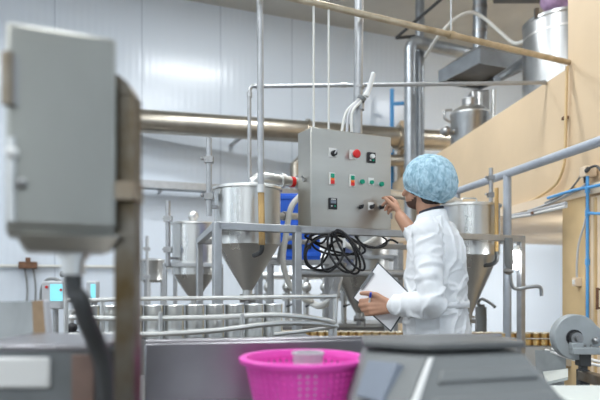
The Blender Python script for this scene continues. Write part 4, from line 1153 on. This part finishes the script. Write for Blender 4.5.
def sleeve(pts, rad):
    # pleated sleeve: rings of cloth pushed out between the joints
    L = []; R = []
    for i in range(len(pts)-1):
        n = 9
        for k in range(n):
            t_ = k/n; L.append(V(pts[i]).lerp(V(pts[i+1]),t_))
            R.append((rad[i]*(1-t_)+rad[i+1]*t_)*(1+.035*math.sin((i*n+k)*2.1)))
    L.append(V(pts[-1])); R.append(rad[-1]); b.chain(L,R,18)
cufL = EL.lerp(WL,.93); cufR = ER.lerp(WR,.42)
sleeve([SL+V((.01,.02,.0)),SL.lerp(EL,.45)+V((.004,.01,0)),EL+V((.008,-.005,0)),EL.lerp(WL,.4)+V((0,0,-.006)),EL.lerp(WL,.80),cufL],[.070,.064,.059,.058,.050,.042])
sleeve([SR,SR.lerp(ER,.5),ER,ER.lerp(WR,.25),cufR],[.078,.066,.058,.052,.045])
coatb = remesh(b, .0055, 4, .5)
for v in coatb.bm.verts: pass
coatb.bm.normal_update()
for v in coatb.bm.verts:
    v.co = v.co+v.normal*fold(v.co)
coat = obj('coat', coatb, 'coat', person, smooth=180, label='white lab coat')
sm_ = coat.modifiers.new('s','SMOOTH'); sm_.iterations = 1
# collar, belt, cuffs, dark undershirt neckline
def rband(f0, z0, z1, a0, b0, a1, b1, tilt=0): return [ring(f0,0,z0,a0,b0,tilt=tilt,pw=2),ring(f0,0,z1,a1,b1,tilt=tilt,pw=2)]
b = B(); b.loft([ring(.016,0,1.425,.092,.080,pw=2,tilt=-.01),ring(.02,0,1.475,.074,.070,pw=2,tilt=-.014),ring(.02,0,1.478,.068,.064,pw=2,tilt=-.014),ring(.018,0,1.42,.08,.07,pw=2,tilt=-.01)],caps=False)
obj('collar', b, 'coat', coat, smooth=180)
b = B(); b.loft([ring(.02,0,1.46,.064,.062,pw=2,tilt=-.012),ring(.024,0,1.490,.063,.062,pw=2,tilt=-.016),ring(.024,0,1.490,.058,.057,pw=2,tilt=-.016),ring(.02,0,1.46,.058,.057,pw=2,tilt=-.012)],caps=False)
obj('undershirt', b, 'navy', person, smooth=180, label='dark collar of the undershirt')
b = B(); rr1 = []; 
for z in (1.018,1.05):
    pts = [];
    for k in range(25):
        an = math.pi*.62+math.pi*.76*k/24
        pts.append((P(-.002+.153*math.cos(an),.186*math.sin(an),z)))
    rr1.append(pts)
ri = [[p+ (CP+V((0,0,p.z))-p)*.05 for p in r] for r in rr1]
bmv = b.bm
o1 = [bmv.verts.new(p) for p in rr1[0]]; o2 = [bmv.verts.new(p) for p in rr1[1]]
for k in range(24): bmv.faces.new((o1[k],o1[k+1],o2[k+1],o2[k]))
obj('back_belt', b, 'coat', coat, solid=.006)
obj('cuff', B().cyl(cufL-fL*.022,cufL+fL*.014,.046,.042,seg=28), 'coat', coat)
dR = (WR-ER).normalized(); obj('cuff', B().cyl(cufR-dR*.02,cufR+dR*.016,.049,.046,seg=28), 'coat', coat)
# trousers and shoes
b = B(); b.loft([ring(0,0,z,a_,b_) for z,a_,b_ in ((.70,.185,.135),(.90,.175,.13))])
for s in (1,-1): b.chain([P(0,s*.088,.82),P(.01,s*.092,.48),P(-.01,s*.092,.10)],[.098,.074,.062])
obj('trousers', remesh(b,.012,4), 'white', person, smooth=180, label='white trousers')
for s in (1,-1):
    b = B().chain([P(-.06,s*.092,.048),P(.02,s*.094,.055),P(.13,s*.098,.042),P(.17,s*.10,.036)],[.046,.050,.042,.034])
    sh = remesh(b,.008,3)
    for v in sh.bm.verts: v.co.z = max(v.co.z,.0)
    obj('shoe', sh, 'white', person, smooth=180, label='white work shoe')
# hair, beard, eyes, brows
b = B().sph(H(-.014,0,.016),1,sc=(.098,.080,.100),rot=HR,u=32,v=24)
b.sph(H(-.046,0,-.064),1,sc=(.045,.060,.052),rot=HR)
bmesh.ops.delete(b.bm, geom=[v for v in b.bm.verts if (v.co-HC).dot(hd_) > .045 and v.co.z < HC.z+.055 or v.co.z < HC.z-.062 and (v.co-HC).dot(hd_) > .0], context='VERTS')
obj('hair', b, 'hair', person, solid=.006, label='short dark hair')
b = B().sph(H(.028,0,-.058),1,sc=(.067,.058,.063),rot=HR,u=32,v=24)
bmesh.ops.delete(b.bm, geom=[v for v in b.bm.verts if v.co.z > HC.z-.075 + max(0,.03-(v.co-HC).dot(hd_))*.8], context='VERTS')
obj('beard', b, 'stubble', person, label='short dark beard')
for s in (1,-1):
    e_ = obj('eye', B().sph(H(.076,s*.032,-.005),.012), 'white', person)
    obj('iris', B().sph(H(.0855,s*.032,-.005),.005), 'hair', e_)
    obj('eyebrow', B().chain([H(.086,s*.018,.018),H(.084,s*.034,.022),H(.074,s*.050,.018)],[.004,.005,.003],8), 'hair', person)
# hair net: a puffed cap gathered at its rim
axis = (V((0,0,1))-hd_*.42).normalized(); ax2 = hd_-axis*hd_.dot(axis); ax2.normalize(); ax3 = axis.cross(ax2)
NC = HC+V((0,0,.008))-hd_*.026+V((.006,0,0))
b = B(); NU, NV = 120, 44; rings = []
for j in range(NV+1):
    th = math.radians(2+116*j/NV)
    edge = max(0,(j/NV-.80)/.20)
    row = []
    for k in range(NU):
        ph = 2*math.pi*k/NU
        r = .133
        dv = axis*math.cos(th)*1.0+(ax2*math.cos(ph)*.97+ax3*math.sin(ph)*.88)*math.sin(th)
        back = max(0,-math.cos(ph))*math.sin(th)
        q = dv*r*(1+.10*back)
        gath = .5*math.sin(ph*22+3*math.sin(ph*3))
        nz = noise.noise(q*9+V((3,1,7)))*.007+noise.noise(q*30)*.002
        # crinkles fan out of the rim
        cr = math.sin(ph*30+4*noise.noise(V((ph*2,th*2.5,0))))*.0012*(.2+j/NV)
        rid = (1-min(1,abs(noise.noise(V((q.x*38+q.z*20,q.y*38,q.z*26))))*4))*.0035
        q = q*(1+(nz+cr+rid)/r)
        q = q-(dv-axis*dv.dot(axis))*(edge*edge*(.020+.004*gath))
        row.append(b.bm.verts.new(NC+q))
    rings.append(row)
for j in range(NV):
    for k in range(NU):
        k2 = (k+1)%NU; b.bm.faces.new((rings[j][k],rings[j][k2],rings[j+1][k2],rings[j+1][k]))
b.bm.faces.new(list(reversed(rings[0])))
edgepts = [v.co.copy() for v in rings[-1]]
net = obj('hair_net', b, 'net', person, smooth=180, label='crinkled pale blue disposable hair net')
bb = B().tube(edgepts+[edgepts[0]],.0045,seg=8,smooth=False,caps=False)
obj('elastic_band', bb, 'net', net, smooth=180)

# clipboard and pen
c_tl, c_tr, c_br, c_bl = at(352.5,298,2.86), at(378,262,2.87), at(414,297,2.80), at(391,332,2.79)
nb = (c_tr-c_tl).cross(c_bl-c_tl).normalized()
if nb.y > 0: nb = -nb
t = thing('clipboard', 'dark clipboard with white paper held in the left hand', 'clipboard', c_bl)
def quad(ins, o0, o1):
    cen = (c_tl+c_tr+c_br+c_bl)/4
    ps = [p+(cen-p)*ins for p in (c_bl,c_br,c_tr,c_tl)]
    return [p+nb*o0 for p in ps], [p+nb*o1 for p in ps]
obj('board', B().frustum(*quad(0,-.004,0)), 'board', t)
obj('paper', B().frustum(*quad(.055,.0004,.0022)), 'paper', t, label='white sheets of paper')
ca, cb2 = c_tl.lerp(c_tr,.28), c_tl.lerp(c_tr,.74); dv = (c_bl-c_tl).normalized()
obj('clip', B().bar(ca+dv*.016+nb*.006,cb2+dv*.016+nb*.006,.010,.006).bar(ca+dv*.006+nb*.005,cb2+dv*.006+nb*.005,.012,.008), 'steel_d', t, label='dark metal clip')
pa_, pb_ = at(370.5,295,2.765), at(368,311,2.805)
t = thing('pen', 'blue pen in the fingers resting on the clipboard', 'pen', pb_)
dp = (pa_-pb_).normalized()
obj('barrel', B().cyl(pb_,pa_,.0042,seg=12), 'white', t)
obj('cap', B().cyl(pa_-dp*.012,pa_+dp*.012,.0056,seg=12), 'blue_ink', t)
obj('tip', B().cyl(pb_-dp*.012,pb_,.001,.004,seg=10), 'steel_d', t)

# ------------------------------------------------------------------ world, camera, view
w = bpy.data.worlds.new('World'); S.world = w; w.use_nodes = True
w.node_tree.nodes['Background'].inputs[0].default_value = (.8,.88,1,1)
w.node_tree.nodes['Background'].inputs[1].default_value = .3
cam = bpy.data.cameras.new('Camera'); co = bpy.data.objects.new('Camera', cam); COL.objects.link(co)
co.location = (0,0,ZC); co.rotation_euler = (math.pi/2,0,0)
cam.sensor_width = 36; cam.lens = 36; cam.shift_y = 80/600; cam.clip_start = .05
cam.dof.use_dof = True; cam.dof.focus_distance = 3.05; cam.dof.aperture_fstop = 2.0
S.camera = co
vs = S.view_settings; vs.view_transform = 'Standard'; vs.look = 'None'; vs.gamma = 1; vs.exposure = 0.1
S.cycles.use_denoising = True; S.cycles.max_bounces = 8
